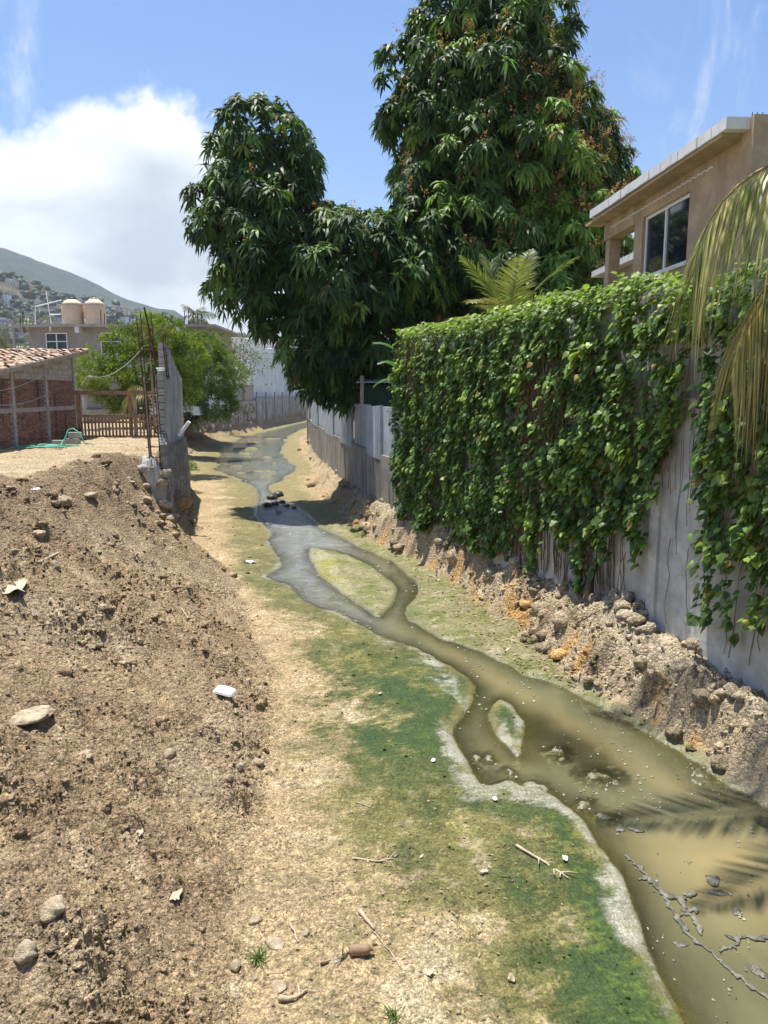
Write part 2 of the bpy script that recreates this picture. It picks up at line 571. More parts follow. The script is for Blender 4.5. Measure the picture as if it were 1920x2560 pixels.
M_CARW = simple('white_car_paint', (.72, .75, .78), .3, .04, 2, bmp=0, spec=.5)
M_RUBBER = simple('rubber', (.02, .02, .02), .85, .2, 8, bmp=.2)


def brick_mat():
    m, t, b = mat_base('red_brick')
    at = t.new('ShaderNodeAttribute', attribute_name='tint').outputs['Color']
    co = t.new('ShaderNodeTexCoord').outputs['Object']
    n = t.noise(co, 14, 5, .65)
    s = t.new('ShaderNodeVectorMath', operation='SCALE')
    t.l.new(at, s.inputs[0]); t.l.new(t.ramp(n, .25, .75, .7, 1.3), s.inputs['Scale'])
    sv_ = t.noise(t.mapv(co, (2.2, 2.2, .22)), 1.0, 5, .6, .2, 4.)
    c = t.mix(t.ramp(sv_, .56, .66, 0, .85), s.outputs[0], (.035, .03, .028))
    t.l.new(c, b.inputs['Base Color'])
    b.inputs['Roughness'].default_value = .93
    bump(t, b, n, .6, .01)
    return m


M_BRICK = brick_mat()

# ------------------------------------------------------------------ terrain
L_EDGE = [(2.0, 1.5), (2.0, 3.4), (2.02, 4.58), (2.01, 5.09), (2.04, 5.57), (2.08, 5.94), (2.06, 6.26), (2.01, 6.61), (1.98, 7.08), (1.79, 7.46), (1.41, 7.81), (1.25, 7.79), (1.0, 7.79), (0.91, 8.35), (0.81, 9.02), (0.92, 9.36), (1.0, 9.65), (1.26, 10.59), (1.06, 11.28), (0.8, 11.84), (0.39, 12.31), (-0.31, 13.25), (-0.83, 14.12), (-1.2, 14.55), (-1.68, 15.16), (-2.14, 16.47), (-2.66, 17.21), (-2.52, 18.15), (-2.7, 19.33), (-3.28, 21.64), (-3.32, 22.78), (-4.33, 26.12), (-4.8, 29.65), (-5.49, 33.25), (-6.71, 36.44), (-8.23, 39.9), (-9.2, 41.99), (-11.74, 55.62), (-12.49, 62.02), (-13.18, 74.56), (-11.92, 89.27), (-11.0, 111.14), (-8, 118)]
R_EDGE = [(-6.5, 113), (-9.36, 92.3), (-9.06, 71.92), (-8.2, 63.98), (-7.12, 53.07), (-4.94, 42.89), (-4.8, 37.82), (-5.16, 34.85), (-4.6, 31.79), (-3.69, 28.89), (-2.78, 26.38), (-1.99, 23.54), (-1.37, 22.07), (-0.67, 20.45), (0.1, 19.14), (0.5, 17.57), (0.71, 16.09), (0.45, 14.64), (0.46, 13.81), (0.77, 13.16), (1.17, 12.62), (1.59, 12.07), (1.89, 11.55), (2.25, 10.88), (2.63, 10.52), (2.93, 9.91), (3.32, 8.96), (3.52, 8.56), (3.66, 8.09), (3.65, 7.87), (3.92, 7.3), (4.1, 5.5), (4.2, 1.5)]
ISLES = [[(-2.05, 20.45), (-1.43, 20.03), (-0.71, 19.0), (-0.07, 17.57), (0.24, 16.37), (0.23, 15.5), (-0.06, 14.07), (-0.4, 14.55), (-0.99, 15.86), (-1.48, 17.29), (-1.85, 18.81)],
         [(1.61, 10.12), (1.84, 9.4), (1.7, 8.74), (1.61, 8.41), (1.51, 8.61), (1.4, 9.03), (1.36, 9.6)]]
BLOBS = [(1.2, 8.42, .05), (1.42, 8.05, .04), (2.02, 8.55, .07), (2.06, 8.35, .035), (2.40, 7.95, .08), (2.08, 7.35, .05), (2.2, 7.12, .05), (1.03, 8.45, .035), (1.62, 7.72, .07),
         (-8.3, 44, .5), (-9, 47.5, .6), (-7.6, 50, .5), (-9.5, 53, .7), (-10.2, 58, .8), (-6.6, 46, .35), (-6.4, 41, .5), (-7.3, 39.8, .45), (-5.9, 38.6, .4), (-8.9, 50.5, .3), (-11, 64, .8), (-10.3, 70, .6), (-4.1, 30.6, .12), (-4.0, 29.9, .16)]
WR_PTS = [(4.62, 1.0), (4.39, 8.4), (4.05, 10.15), (3.66, 12.0), (2.24, 15.95), (.55, 20.65), (-.26, 23.8), (-1.62, 30.7), (-2.29, 34.8), (-4.44, 48.4), (-6.38, 63.9), (-6.9, 68), (-3, 75), (4, 120)]
WRY = np.array([p[1] for p in WR_PTS]); WRX = np.array([p[0] for p in WR_PTS])
TOE_Y = np.array([0, 4.4, 5.6, 6.6, 9.7, 12.2, 16.3, 20, 21.5, 22.3, 29, 39, 55, 75, 105, 130.])
TOE_X = np.array([-.8, -.95, -1.15, -1.2, -1.4, -2.05, -3.2, -4.85, -5.75, -5.5, -7.2, -10.2, -13.3, -14.1, -12.3, -9.5])
CW_Y = np.array([0, 6, 9.7, 13, 16.3, 19, 20.6, 21.6])
CW_W = np.array([4.4, 4.7, 5.0, 4.4, 3.1, 2.6, 1.9, 1.2])
WL_Y = np.array([21.6, 30, 31, 45, 61, 87, 117, 140.])
WL_X = np.array([-6.35, -7.95, -8.5, -13.8, -16, -14.3, -12.2, -10.])

OUTER = np.array(L_EDGE + R_EDGE)


def densify(poly, closed=True):
    """rounded version of a traced bank"""
    p = np.asarray(poly, float); n = len(p); o = []
    for i in range(n):
        p0, p1, p2, p3 = p[(i - 1) % n], p[i], p[(i + 1) % n], p[(i + 2) % n]
        for t in (0, .5):
            o.append(.5 * ((2 * p1) + (p2 - p0) * t + (2 * p0 - 5 * p1 + 4 * p2 - p3) * t * t + (3 * p1 - p0 - 3 * p2 + p3) * t ** 3))
    return np.array(o)


WPOLYS = [densify(OUTER)] + [densify(i) for i in ISLES]


def water_sd(x, y):
    """signed distance, positive inside the water"""
    n = len(x)
    best = np.full(n, 1e9); inside = np.zeros(n, bool)
    for poly in WPOLYS:
        for i in range(len(poly)):
            ax, ay = poly[i]; bx, by = poly[(i + 1) % len(poly)]
            dx, dy = bx - ax, by - ay
            l2 = dx * dx + dy * dy + 1e-9
            t = np.clip(((x - ax) * dx + (y - ay) * dy) / l2, 0, 1)
            best = np.minimum(best, (x - ax - t * dx) ** 2 + (y - ay - t * dy) ** 2)
            c = (ay > y) != (by > y)
            if c.any():
                with np.errstate(divide='ignore', invalid='ignore'):
                    inside ^= c & (x < (bx - ax) * (y - ay) / (by - ay + 1e-12) + ax)
    d = np.sqrt(best)
    d = np.where(inside, d, -d)
    for bx, by, r in BLOBS:
        k = max(r, .05)
        ang = bx * 17.
        near = np.hypot(x - bx, y - by) < r * 4
        if near.any():
            ux = (x[near] - bx) * math.cos(ang) + (y[near] - by) * math.sin(ang); uy = -(x[near] - bx) * math.sin(ang) + (y[near] - by) * math.cos(ang)
            ux = ux + .9 * k * perlin(x[near] / (k * 1.1), y[near] / (k * 1.1), 7); uy = uy + .9 * k * perlin(x[near] / (k * 1.1) + 4, y[near] / (k * 1.1), 8)
            d[near] = np.minimum(d[near], np.hypot(ux * .75, uy * 1.5) - r * .85)
    return d


LE = np.array(L_EDGE); RE = np.array(R_EDGE)[::-1]


def land(x, y, full=True):
    x = np.asarray(x, float).ravel(); y = np.asarray(y, float).ravel()
    yc = np.clip(y, 0, 139)
    r = np.hypot(x, y)
    wig = np.clip(r * .012, .05, .4)
    wx = x + wig * fbm(x / (wig * 5), y / (wig * 5), 3, 3); wy = y + wig * fbm(x / (wig * 5) + 9, y / (wig * 5), 3, 4)
    fw = np.clip(r * .004, .02, .15)
    wx = wx + fw * fbm(x / (fw * 5), y / (fw * 5), 2, 5); wy = wy + fw * fbm(x / (fw * 5) + 3, y / (fw * 5), 2, 6)
    sd = np.full(x.shape, -8.)
    near = (y > 0) & (y < 122) & (x > -18) & (x < 7)
    sd[near] = water_sd(wx[near], wy[near])
    dl = np.maximum(-sd, 0)
    lx = np.interp(y, LE[:, 1], LE[:, 0]); rx = np.interp(y, RE[:, 1], RE[:, 0])
    right = x > .5 * (lx + rx)
    dwall = np.interp(yc, WRY, WRX) - x
    # bed
    n_big = fbm(x / 1.7, y / 1.7, 4, 21)
    n_mid = fbm(x / .45, y / .45, 4, 22)
    n_sm = fbm(x / .13, y / .13, 3, 23)
    z = np.where(sd > 0, -np.minimum(.30 * sd, .16), .018 + .05 * (1 - np.exp(-dl / .35)) + .012 * dl * (dl < 6))
    z += np.where(sd > 0, .012, .02 + .02 * sstep(0, .8, dl)) * n_mid * 1.2 + .03 * n_big * sstep(0, .6, dl) + .008 * n_sm * sstep(0, .15, dl)
    # left bank
    xt = np.interp(yc, TOE_Y, TOE_X) + .22 * fbm(y / 1.3, x * 0 + 3, 3, 31) * np.clip(r / 8, .6, 3)
    cw = np.interp(yc, CW_Y, CW_W)
    t = (xt - x) / cw
    p = np.where(t > 0, .72 * t + .28 * t * t, 0)
    k = 16.
    prof = np.maximum(-np.log(np.exp(-k * np.minimum(p, 3)) + math.exp(-k)) / k, 0)
    bank = 2.3 * prof
    xw = np.interp(yc, WL_Y, WL_X)
    farb = y > 21.6
    tf = np.clip((xt - x) / np.maximum(xt - xw, .3), 0, 1)
    bank = np.where(farb, np.where(x < xw - .08, 2.35, .75 * tf ** 1.1 + .45 * np.clip(tf * 2, 0, 1) * np.abs(fbm(x / 1.1, y / 2.2, 4, 33, .6))), bank)
    heap = .34 * np.exp(-(((x + 6.1) / 1.0) ** 2 + ((y - 16.3) / 1.3) ** 2)) + .22 * np.exp(-(((x + 7.0) / 1.2) ** 2 + ((y - 13.6) / 1.0) ** 2))
    heap += .3 * np.exp(-(((x + 7.0) / .7) ** 2 + ((y - 20.2) / .8) ** 2))
    z = z + bank + heap * (~farb)
    yard = np.where(farb, (x < xw - .08), (t > 1.04)).astype(float)
    yard = np.where(farb, yard, sstep(1.0, 1.45, t + .1 * n_big))
    slope = np.where(farb, sstep(.0, .25, tf) * (x > xw), sstep(-.03, .06, t + .02 * n_mid) * (1 - yard))
    # right bank
    t0 = np.interp(yc, [0, 7.5, 8.6, 10.4, 11.5, 13.5, 15.5, 17.5, 19, 22, 27, 40, 70], [.05, .05, .06, .08, .34, .58, .60, .52, .36, .46, .60, .66, .7])
    bh = np.interp(yc, [0, 8, 11, 16, 22, 27, 40, 70], [.60, .68, .74, .80, .85, .75, .6, .5])
    tr = dl / np.maximum(dl + np.maximum(dwall, .0), .05)
    tr = tr + .20 * fbm(x / .8, y / .8, 4, 41, .6)
    rb = .55 * sstep(0, .34, tr - t0) + .45 * sstep(.12, .62, tr - t0)
    rm = right & (dwall > -.1) & (y < 120)
    lumps = fbm(x / .8, y / .8, 4, 42)
    z = z + np.where(rm, rb * bh * (1 + .38 * lumps) + rb * .14 * fbm(x / .3, y / .3, 4, 43, .6) + .20 * np.clip(rb * 3, 0, 1) * fbm(x / .55 + 4, y / .55, 3, 44), 0)
    berm = np.where(rm, sstep(-.06, .07, tr - t0), 0.)
    z = np.where(dwall < -.1, 2.4, z)
    # clods and crumbs of loose earth
    loose = np.clip(slope * (1 - .75 * (farb & (x < xw))) + berm * .8, 0, 1)
    if full:
        patch = sstep(-.25, .35, fbm(x / 1.1, y / 1.1, 3, 51))
        f1, i1 = worley(x / .30 + .3 * n_mid, y / .30, 61)
        f2, i2 = worley(x / .12 + .3 * n_sm, y / .12, 62)
        f3, i3 = worley(x / .055, y / .055, 63)
        c1 = np.where(i1 > .66, np.clip(1 - f1 * 1.7, 0, 1) ** .6, 0) * .13
        c2 = np.where(i2 > .45, np.clip(1 - f2 * 1.5, 0, 1) ** .6, 0) * .085
        c3 = np.where(i3 > .35, np.clip(1 - f3 * 1.4, 0, 1) ** .6, 0) * .040
        fade = np.clip(1.25 - r / 45, .25, 1)
        rough = .055 * fbm(x / .5, y / .5, 5, 71, .62) + .03 * np.abs(fbm(x / .25, y / .25, 4, 72, .6))
        q = (x * .86 + y * .5)
        grooves = .035 * fbm(q / .16, (x * .5 - y * .86) / 1.6, 3, 73)
        z = z + loose * (rough + grooves * 1.4 + fade * (c1 * (.2 + .9 * patch) + c2 * (.15 + 1.05 * patch) + c3 * (.3 + .9 * patch)))
        bedm = (1 - loose) * sstep(.1, .8, dl) * (1 - yard)
        z = z + bedm * (c2 * .16 * (i2 > .86) + c3 * .22 * (i3 > .8))
        z = z + yard * (.02 * n_mid + c3 * .2)
    m = dict(sd=sd, dl=dl, right=right, t=t, slope=slope, yard=yard, berm=berm, rm=rm, nb=n_big, nm=n_mid, ns=n_sm, loose=loose, tr=tr - t0, r=r, x=x, y=y)
    return z, m


def mixc(a, b, f):
    return a * (1 - f[:, None]) + np.asarray(b) * f[:, None]


def soil_colour(m):
    x, y, dl, sd = m['x'], m['y'], m['dl'], m['sd']
    n = len(x)
    q1 = fbm(x / .9, y / .9, 5, 81, .6); q2 = fbm(x / 2.6, y / 2.6, 4, 82); q3 = fbm(x / .33, y / .33, 4, 83, .6)
    q4 = fbm((x + .4 * y) / .22, (y - .4 * x) / .07, 3, 89, .6)
    sand = np.array((.50, .372, .208)); pale = np.array((.60, .49, .31)); brown = np.array((.37, .275, .168)); dark = np.array((.17, .12, .074))
    ochre = np.array((.56, .33, .12)); grey = np.array((.42, .335, .22))
    c = np.tile(sand, (n, 1))
    c = mixc(c, pale, sstep(.1, .5, q1 + .3 * q2 + .35 * q3) * .85)
    c = mixc(c, brown, sstep(.02, .45, -q1 + .25 * q3) * .75)
    # loose tip on the left: greyer brown with sandier streaks
    s = np.tile(np.array((.345, .25, .148)), (n, 1))
    s = mixc(s, sand * .92, sstep(.0, .45, q1 + .35 * q3) * .7)
    s = mixc(s, grey, sstep(.0, .4, q2 + .3 * q3) * .55)
    s = mixc(s, dark, sstep(.15, .55, -q1 - .3 * q2 + .3 * q3) * .45)
    s = mixc(s, (.25, .175, .108), sstep(.55, .95, m['t'] + .25 * q1 + .2 * q3) * sstep(1.35, 1.05, m['t']) * sstep(9, 13, y) * .65)
    s = mixc(s, (.52, .405, .255), sstep(.14, .42, fbm((x * .86 + y * .5) / .35, (x * .5 - y * .86) / 1.3, 4, 97, .6)) * .6)
    c = mixc(c, 0, m['slope']) + s * m['slope'][:, None]
    yd = np.tile(np.array((.50, .385, .235)), (n, 1))
    yd = mixc(yd, brown * 1.1, sstep(.0, .4, q1 + q3 * .4) * .6)
    yd = mixc(yd, (.60, .48, .31), sstep(.05, .35, fbm((x * .9 + y * .25) / 3.2, (y - .35 * x) / .55, 3, 84)))
    c = mixc(c, 0, m['yard']) + yd * m['yard'][:, None]
    # right bank: pale crust with ochre scars
    b = np.tile(np.array((.47, .37, .24)), (n, 1))
    b = mixc(b, ochre, sstep(.05, .34, fbm(x / .7, y / .7, 4, 85)) * (.3 + .7 * sstep(.45, .02, m['tr'])))
    b = mixc(b, dark, sstep(.1, .42, fbm(x / .4, y / .4, 4, 86)) * .8)
    b = mixc(b, (.50, .42, .30), sstep(.28, .5, m['tr']) * .7)
    c = mixc(c, 0, m['berm']) + b * m['berm'][:, None]
    # algae beside the stream
    bed = (1 - m['slope']) * (1 - m['yard']) * (1 - m['berm'])
    wy = np.clip(y, 0, 120)
    wid = np.interp(wy, [0, 5, 7.2, 7.8, 8.2, 11.5, 13, 16, 20, 26, 40, 70], [2.2, 2.1, 2.0, 2.0, 2.2, 1.9, 1.2, .9, 1.2, 1.6, 1.8, 2.0])
    a = sstep(1.15, .55, dl / wid + .50 * q2 + .35 * q1 + .40 * q3 + .3 * q4) * bed
    em = np.interp(wy, [0, 4, 5.2, 6.9, 7.5, 8.0, 8.6, 10.6, 11.6, 12.6], [1, 1, 1, 1, .45, .7, 1, 1, .6, .15]) * (~m['right'])
    es = np.interp(wy, [0, 5, 7, 8, 9, 11, 13], [1.15, 1.1, .8, 1.5, 2.0, 1.7, .8])
    emer = sstep(1.1, .45, dl / es + .6 * q1 + .5 * q2 + .45 * q3 + .4 * q4) * sstep(.02, .22, dl + .12 * q3) * em * bed
    ol = np.array((.155, .150, .048)); yel = np.array((.30, .265, .085)); eme = np.array((.040, .072, .018)); mud = np.array((.43, .415, .33))
    al = np.tile(ol, (n, 1))
    al = mixc(al, yel, sstep(.0, .4, q1 * .8 + q3 * .6 + .5 * q4) * .75)
    al = mixc(al, (.060, .085, .024), sstep(.02, .35, fbm(x / .5, y / .5, 5, 87, .65) + .3 * q4) * .85)
    al = mixc(al, (.36, .30, .19), sstep(.18, .45, q3 - .4 * q4) * .7)
    al = mixc(al, (.30, .24, .11), sstep(14, 26, y + 5 * q2) * .65)
    c = mixc(c, 0, a * .93) + al * (a * .93)[:, None]
    eg = np.tile(eme, (n, 1))
    eg = mixc(eg, (.060, .095, .018), sstep(-.1, .3, q3 + .5 * q4))
    eg = mixc(eg, (.14, .145, .03), sstep(.08, .42, q1 + .5 * q4) * .8)
    c = mixc(c, 0, emer) + eg * emer[:, None]
    # pale silt lip at the water's edge
    lip = np.interp(wy, [0, 5, 6, 6.6, 7.0, 7.4, 7.9, 8.4, 9.6, 10.6, 11.5, 13, 16, 22, 40], [.26, .24, .20, .10, .14, .40, .22, .15, .16, .55, .40, .24, .12, .05, .03])
    pk = sstep(-.12, .22, fbm(x / .55, y / .8, 4, 95, .6)); pk = np.where((wy > 6.8) & (wy < 8.6), np.maximum(pk, .75), pk)
    pm = sstep(1.2, .35, dl / lip + 1.0 * q3 + .5 * q1 + .5 * q4) * (sd < .02) * bed * np.where(m['right'], .45, .85) * pk
    pm *= (dl < 1)
    md = np.tile(mud, (n, 1)); md = mixc(md, (.22, .24, .13), sstep(-.05, .35, q3 + .5 * q4) * .75)
    c = mixc(c, 0, pm) + md * pm[:, None]
    lime = sstep(.08, .32, fbm(x / .25, y / .25, 4, 96, .65) + .4 * q4) * sstep(.75, .2, dl) * sstep(7.2, 6.2, wy) * bed * (~m['right']) * (sd < 0)
    c = mixc(c, (.11, .17, .028), lime * .55)
    isl = ((x > -2.2) & (x < .4) & (y > 13.8) & (y < 20.7) & (sd < 0) & (x > lx_of(y) + .35)).astype(float) * bed
    ic = np.tile(np.array((.36, .34, .21)), (n, 1)); ic = mixc(ic, (.30, .28, .075), sstep(-.1, .3, q1 + .3 * q3)); ic = mixc(ic, (.12, .15, .045), sstep(.1, .4, q2 + .3 * q3 - (y - 15.6) * .12))
    c = mixc(c, 0, isl) + ic * isl[:, None]
    shelf = (m['right'] & (sd < 0) & (y < 24)) * bed
    sc_ = np.tile(np.array((.25, .235, .11)), (n, 1)); sc_ = mixc(sc_, (.16, .18, .05), sstep(-.1, .3, q1)); sc_ = mixc(sc_, (.42, .36, .24), sstep(.05, .35, q3) * .7)
    c = mixc(c, 0, shelf * .9) + sc_ * (shelf * .9)[:, None]
    # bed under water
    ub = np.tile(np.array((.105, .098, .048)), (n, 1)); ub = mixc(ub, (.035, .036, .032), sstep(-.05, .3, fbm(x / .7, y / 1.6, 4, 88)))
    dk = np.exp(-(((x - 2.35 + (y - 8.5) * .25) / .42) ** 2 + ((y - 8.5) / .95) ** 2))
    ub = mixc(ub, (.030, .032, .030), np.clip(dk * 1.3, 0, 1))
    fu = sstep(-.02, .05, sd)
    c = mixc(c, 0, fu) + ub * fu[:, None]
    damp = sstep(.22, .02, dl) * (sd < 0.02)
    c = c * (1 - .25 * damp[:, None])
    wet = np.clip(np.maximum(np.maximum(damp * .9, emer * .55), np.maximum(pm * .6, a * .3)), 0, 1) * (1 - m['slope'])
    return np.clip(c, .01, .9), np.clip(np.maximum(wet, fu), 0, 1)


def lx_of(y):
    return np.interp(y, LE[:, 1], LE[:, 0])


def zat(x, y, full=True):
    z, _ = land(np.array([x]), np.array([y]), full)
    return float(z[0])


def polar_grid(a0, a1, na, rs):
    an = np.linspace(a0, a1, na)
    A, RR = np.meshgrid(an, rs)
    X = RR * np.sin(A); Y = RR * np.cos(A)
    nr = len(rs)
    i = np.arange(nr - 1)[:, None] * na + np.arange(na - 1)[None, :]
    Q = np.stack([i, i + 1, i + na + 1, i + na], -1).reshape(-1, 4)
    return X.ravel(), Y.ravel(), Q


def build_ground():
    rs = [3.0]
    while rs[-1] < 125:
        r = rs[-1]
        rs.append(r * (1 + np.interp(r, [3, 14, 40, 125], [.0029, .0030, .0062, .011])))
    while rs[-1] < 2450:
        rs.append(rs[-1] * 1.14)
    rs = np.array(rs)
    a0, a1, na = R(-43), R(38), 492
    X, Y, Q = polar_grid(a0, a1, na, rs)
    Z, m = land(X, Y)
    c, wet = soil_colour(m)
    far = sstep(118, 135, np.hypot(X, Y))
    Z = Z * (1 - far) + 2.3 * far
    o = obj('ground', mesh_np('ground', np.stack([X, Y, Z], 1), quads=Q, smooth=True, cols={'tint': c, 'wet': wet}), M_SOIL)
    tag(o, 'bare sandy earth of the tipped bank and algae stained stream bed', kind='structure')
    # rest of the land behind and beside the viewer
    rs2 = np.concatenate([[.01, 1., 2., 3.0], np.geomspace(4, 2450, 40)])
    X2, Y2, Q2 = polar_grid(a1, a0 + 2 * math.pi, 90, rs2)
    Z2, m2 = land(X2, Y2, False)
    c2, w2 = soil_colour(m2)
    back = sstep(1.5, -.5, Y2)
    Z2 = Z2 * (1 - back) + 2.3 * back
    far = sstep(118, 135, np.hypot(X2, Y2)); Z2 = Z2 * (1 - far) + 2.3 * far
    X3, Y3, Q3 = polar_grid(a0, a1, 40, np.array([.01, 1., 2., 3.0]))
    Z3, m3 = land(X3, Y3, False); c3, w3 = soil_colour(m3)
    back = sstep(1.5, -.5, Y3); Z3 = Z3 * (1 - back) + 2.3 * back
    V = np.concatenate([np.stack([X2, Y2, Z2], 1), np.stack([X3, Y3, Z3], 1)])
    o = obj('surrounding_ground', mesh_np('surrounding_ground', V, quads=np.concatenate([Q2, Q3 + len(X2)]), smooth=True,
            cols={'tint': np.concatenate([c2, c3]), 'wet': np.concatenate([w2, w3])}), M_SOIL)
    tag(o, 'sandy earth around the place', kind='structure')
    # water sheet
    rw = rs[rs < 122][::2]
    X, Y, Q = polar_grid(a0, a1, na // 2, rw)
    Zl, m = land(X, Y, False)
    ok = (m['sd'] > -.35) & (Y < 121)
    Q = Q[ok[Q].all(1)]
    used = np.unique(Q); idx = np.full(len(X), -1); idx[used] = np.arange(len(used))
    x, y = X[used], Y[used]; sd = m['sd'][used]
    dk = np.exp(-(((x - 2.35 + (y - 8.5) * .25) / .42) ** 2 + ((y - 8.5) / .95) ** 2))
    dep = np.maximum(0, -Zl[used]) * (1 - .85 * np.clip(dk * 1.2, 0, 1))
    dep *= np.interp(y, [4, 7, 9, 11, 30], [1.0, 1.0, .8, 1.3, 1.3])
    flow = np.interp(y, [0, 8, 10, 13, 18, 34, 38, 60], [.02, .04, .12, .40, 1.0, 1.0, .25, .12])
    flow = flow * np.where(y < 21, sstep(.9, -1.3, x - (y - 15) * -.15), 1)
    silt = np.exp(-(((x - 3.0) / .75) ** 2 + ((y - 6.3) / .8) ** 2)) + .55 * np.exp(-(((x - 2.9 + (y - 8) * .45) / .3) ** 2)) * sstep(7, 8, y) * sstep(15, 10, y) + .4 * np.exp(-(((x - 1.5) / .35) ** 2 + ((y - 8.6) / .5) ** 2))
    silt = np.clip(silt * (1 + .5 * fbm(x / .8, y / .8, 3, 91)), 0, 1)
    V = np.stack([x, y, np.full(len(x), -.002)], 1)
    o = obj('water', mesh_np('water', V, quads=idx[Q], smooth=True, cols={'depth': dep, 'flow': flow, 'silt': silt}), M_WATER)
    tag(o, 'murky olive stream winding along the bed', kind='structure')


build_ground()

# ------------------------------------------------------------------ leaves
def leaf_batch(P, D, N, Ln, W, droop, fold=.15, prof=((.38, 1.), (.74, .72))):
    """many leaves at once: base points, directions, normals -> vertices (n*6) and triangles (n*4)"""
    n = len(P)
    S = np.cross(D, N); S /= np.linalg.norm(S, axis=1)[:, None] + 1e-9
    N2 = np.cross(S, D)
    dn = np.array((0, 0, -1.))
    def c(t):
        return P + D * (Ln * t)[:, None] + dn * (droop * Ln * t * t)[:, None]
    V = np.empty((n, 6, 3))
    V[:, 0] = P
    (t1, w1), (t2, w2) = prof
    for k, (tt, ww) in enumerate(((t1, w1), (t2, w2))):
        off = S * (W * ww * .5)[:, None]; up = N2 * (W * ww * .5 * fold)[:, None]
        V[:, 1 + 2 * k] = c(tt) - off + up; V[:, 2 + 2 * k] = c(tt) + off + up
    V[:, 5] = c(1.)
    b = (np.arange(n) * 6)[:, None, None]
    T = np.array([[0, 2, 1], [1, 2, 4], [1, 4, 3], [3, 4, 5]])[None] + b
    return V.reshape(-1, 3), T.reshape(-1, 3)


def unit(a):
    return a / (np.linalg.norm(a, axis=-1, keepdims=True) + 1e-9)


def rand_dirs(n):
    return unit(RNG.normal(size=(n, 3)))


def crown_points(lobes, density, shell=(.72, 1.04), noise=.16):
    """points and outward normals near the surface of a union of ellipsoids"""
    P = []; N = []; lob = np.array(lobes)
    for i, (cx, cy, cz, rx, ry, rz) in enumerate(lob):
        area = 4 * math.pi * ((rx * ry) ** 1.6 / 3 + (rx * rz) ** 1.6 / 3 + (ry * rz) ** 1.6 / 3) ** (1 / 1.6)
        n = int(area * density)
        d = rand_dirs(n)
        rr = shell[0] + (shell[1] - shell[0]) * RNG.random(n) ** .55
        rr = rr * (1 + noise * fbm(d[:, 0] * 2.3 + i * 7, d[:, 2] * 2.3 + d[:, 1] * 1.7, 3, 200 + i))
        p = np.array((cx, cy, cz)) + d * rr[:, None] * np.array((rx, ry, rz))
        nn = unit(d / np.array((rx, ry, rz)))
        keep = np.ones(n, bool)
        for j, l in enumerate(lob):
            if j != i:
                q = (((p - l[:3]) / l[3:]) ** 2).sum(1)
                keep &= q > .45
        P.append(p[keep]); N.append(nn[keep])
    return np.concatenate(P), np.concatenate(N)


def rosettes(P, N, k, length, width, droop, up=.35, spread=.95):
    """whorls of hanging leaves at twig ends"""
    n = len(P)
    axis = unit(N * .75 + np.array((0, 0, up)) + RNG.normal(size=(n, 3)) * .22)
    ref = unit(np.cross(axis, RNG.normal(size=(n, 3)))); ref2 = np.cross(axis, ref)
    ang = (np.arange(k) / k * 2 * math.pi)[None, :] + RNG.random((n, k)) * .8
    rad = ref[:, None] * np.cos(ang)[..., None] + ref2[:, None] * np.sin(ang)[..., None]
    lift = RNG.uniform(-.1, .65, (n, k))[..., None]
    D = unit(rad * spread + axis[:, None] * lift)
    Nn = unit(axis[:, None] + RNG.normal(size=(n, k, 3)) * .25)
    PP = np.repeat(P[:, None], k, 1) + axis[:, None] * RNG.uniform(-.06, .06, (n, k))[..., None]
    Ln = length * RNG.uniform(.65, 1.2, (n, k)); W = width * RNG.uniform(.8, 1.2, (n, k))
    dr = droop * RNG.uniform(.5, 1.4, (n, k))
    f = lambda a: a.reshape(-1, *a.shape[2:])
    return leaf_batch(f(PP), f(D), f(Nn), f(Ln), f(W), f(dr), .2)


def branchy(mb, base, tips, r0, wob=.25):
    for tip in tips:
        b = Vector(base); e = Vector(tip)
        pts = []; n = 7
        for i in range(n + 1):
            t = i / n
            p = b.lerp(e, t)
            p.z += math.sin(t * math.pi) * .06 * (e - b).length
            if 0 < i < n:
                p += Vector((random.uniform(-wob, wob), random.uniform(-wob, wob), random.uniform(-wob, wob) * .5))
            pts.append(p)
        mb.tube(pts, [r0 * (1 - .85 * i / n) for i in range(n + 1)], 7)


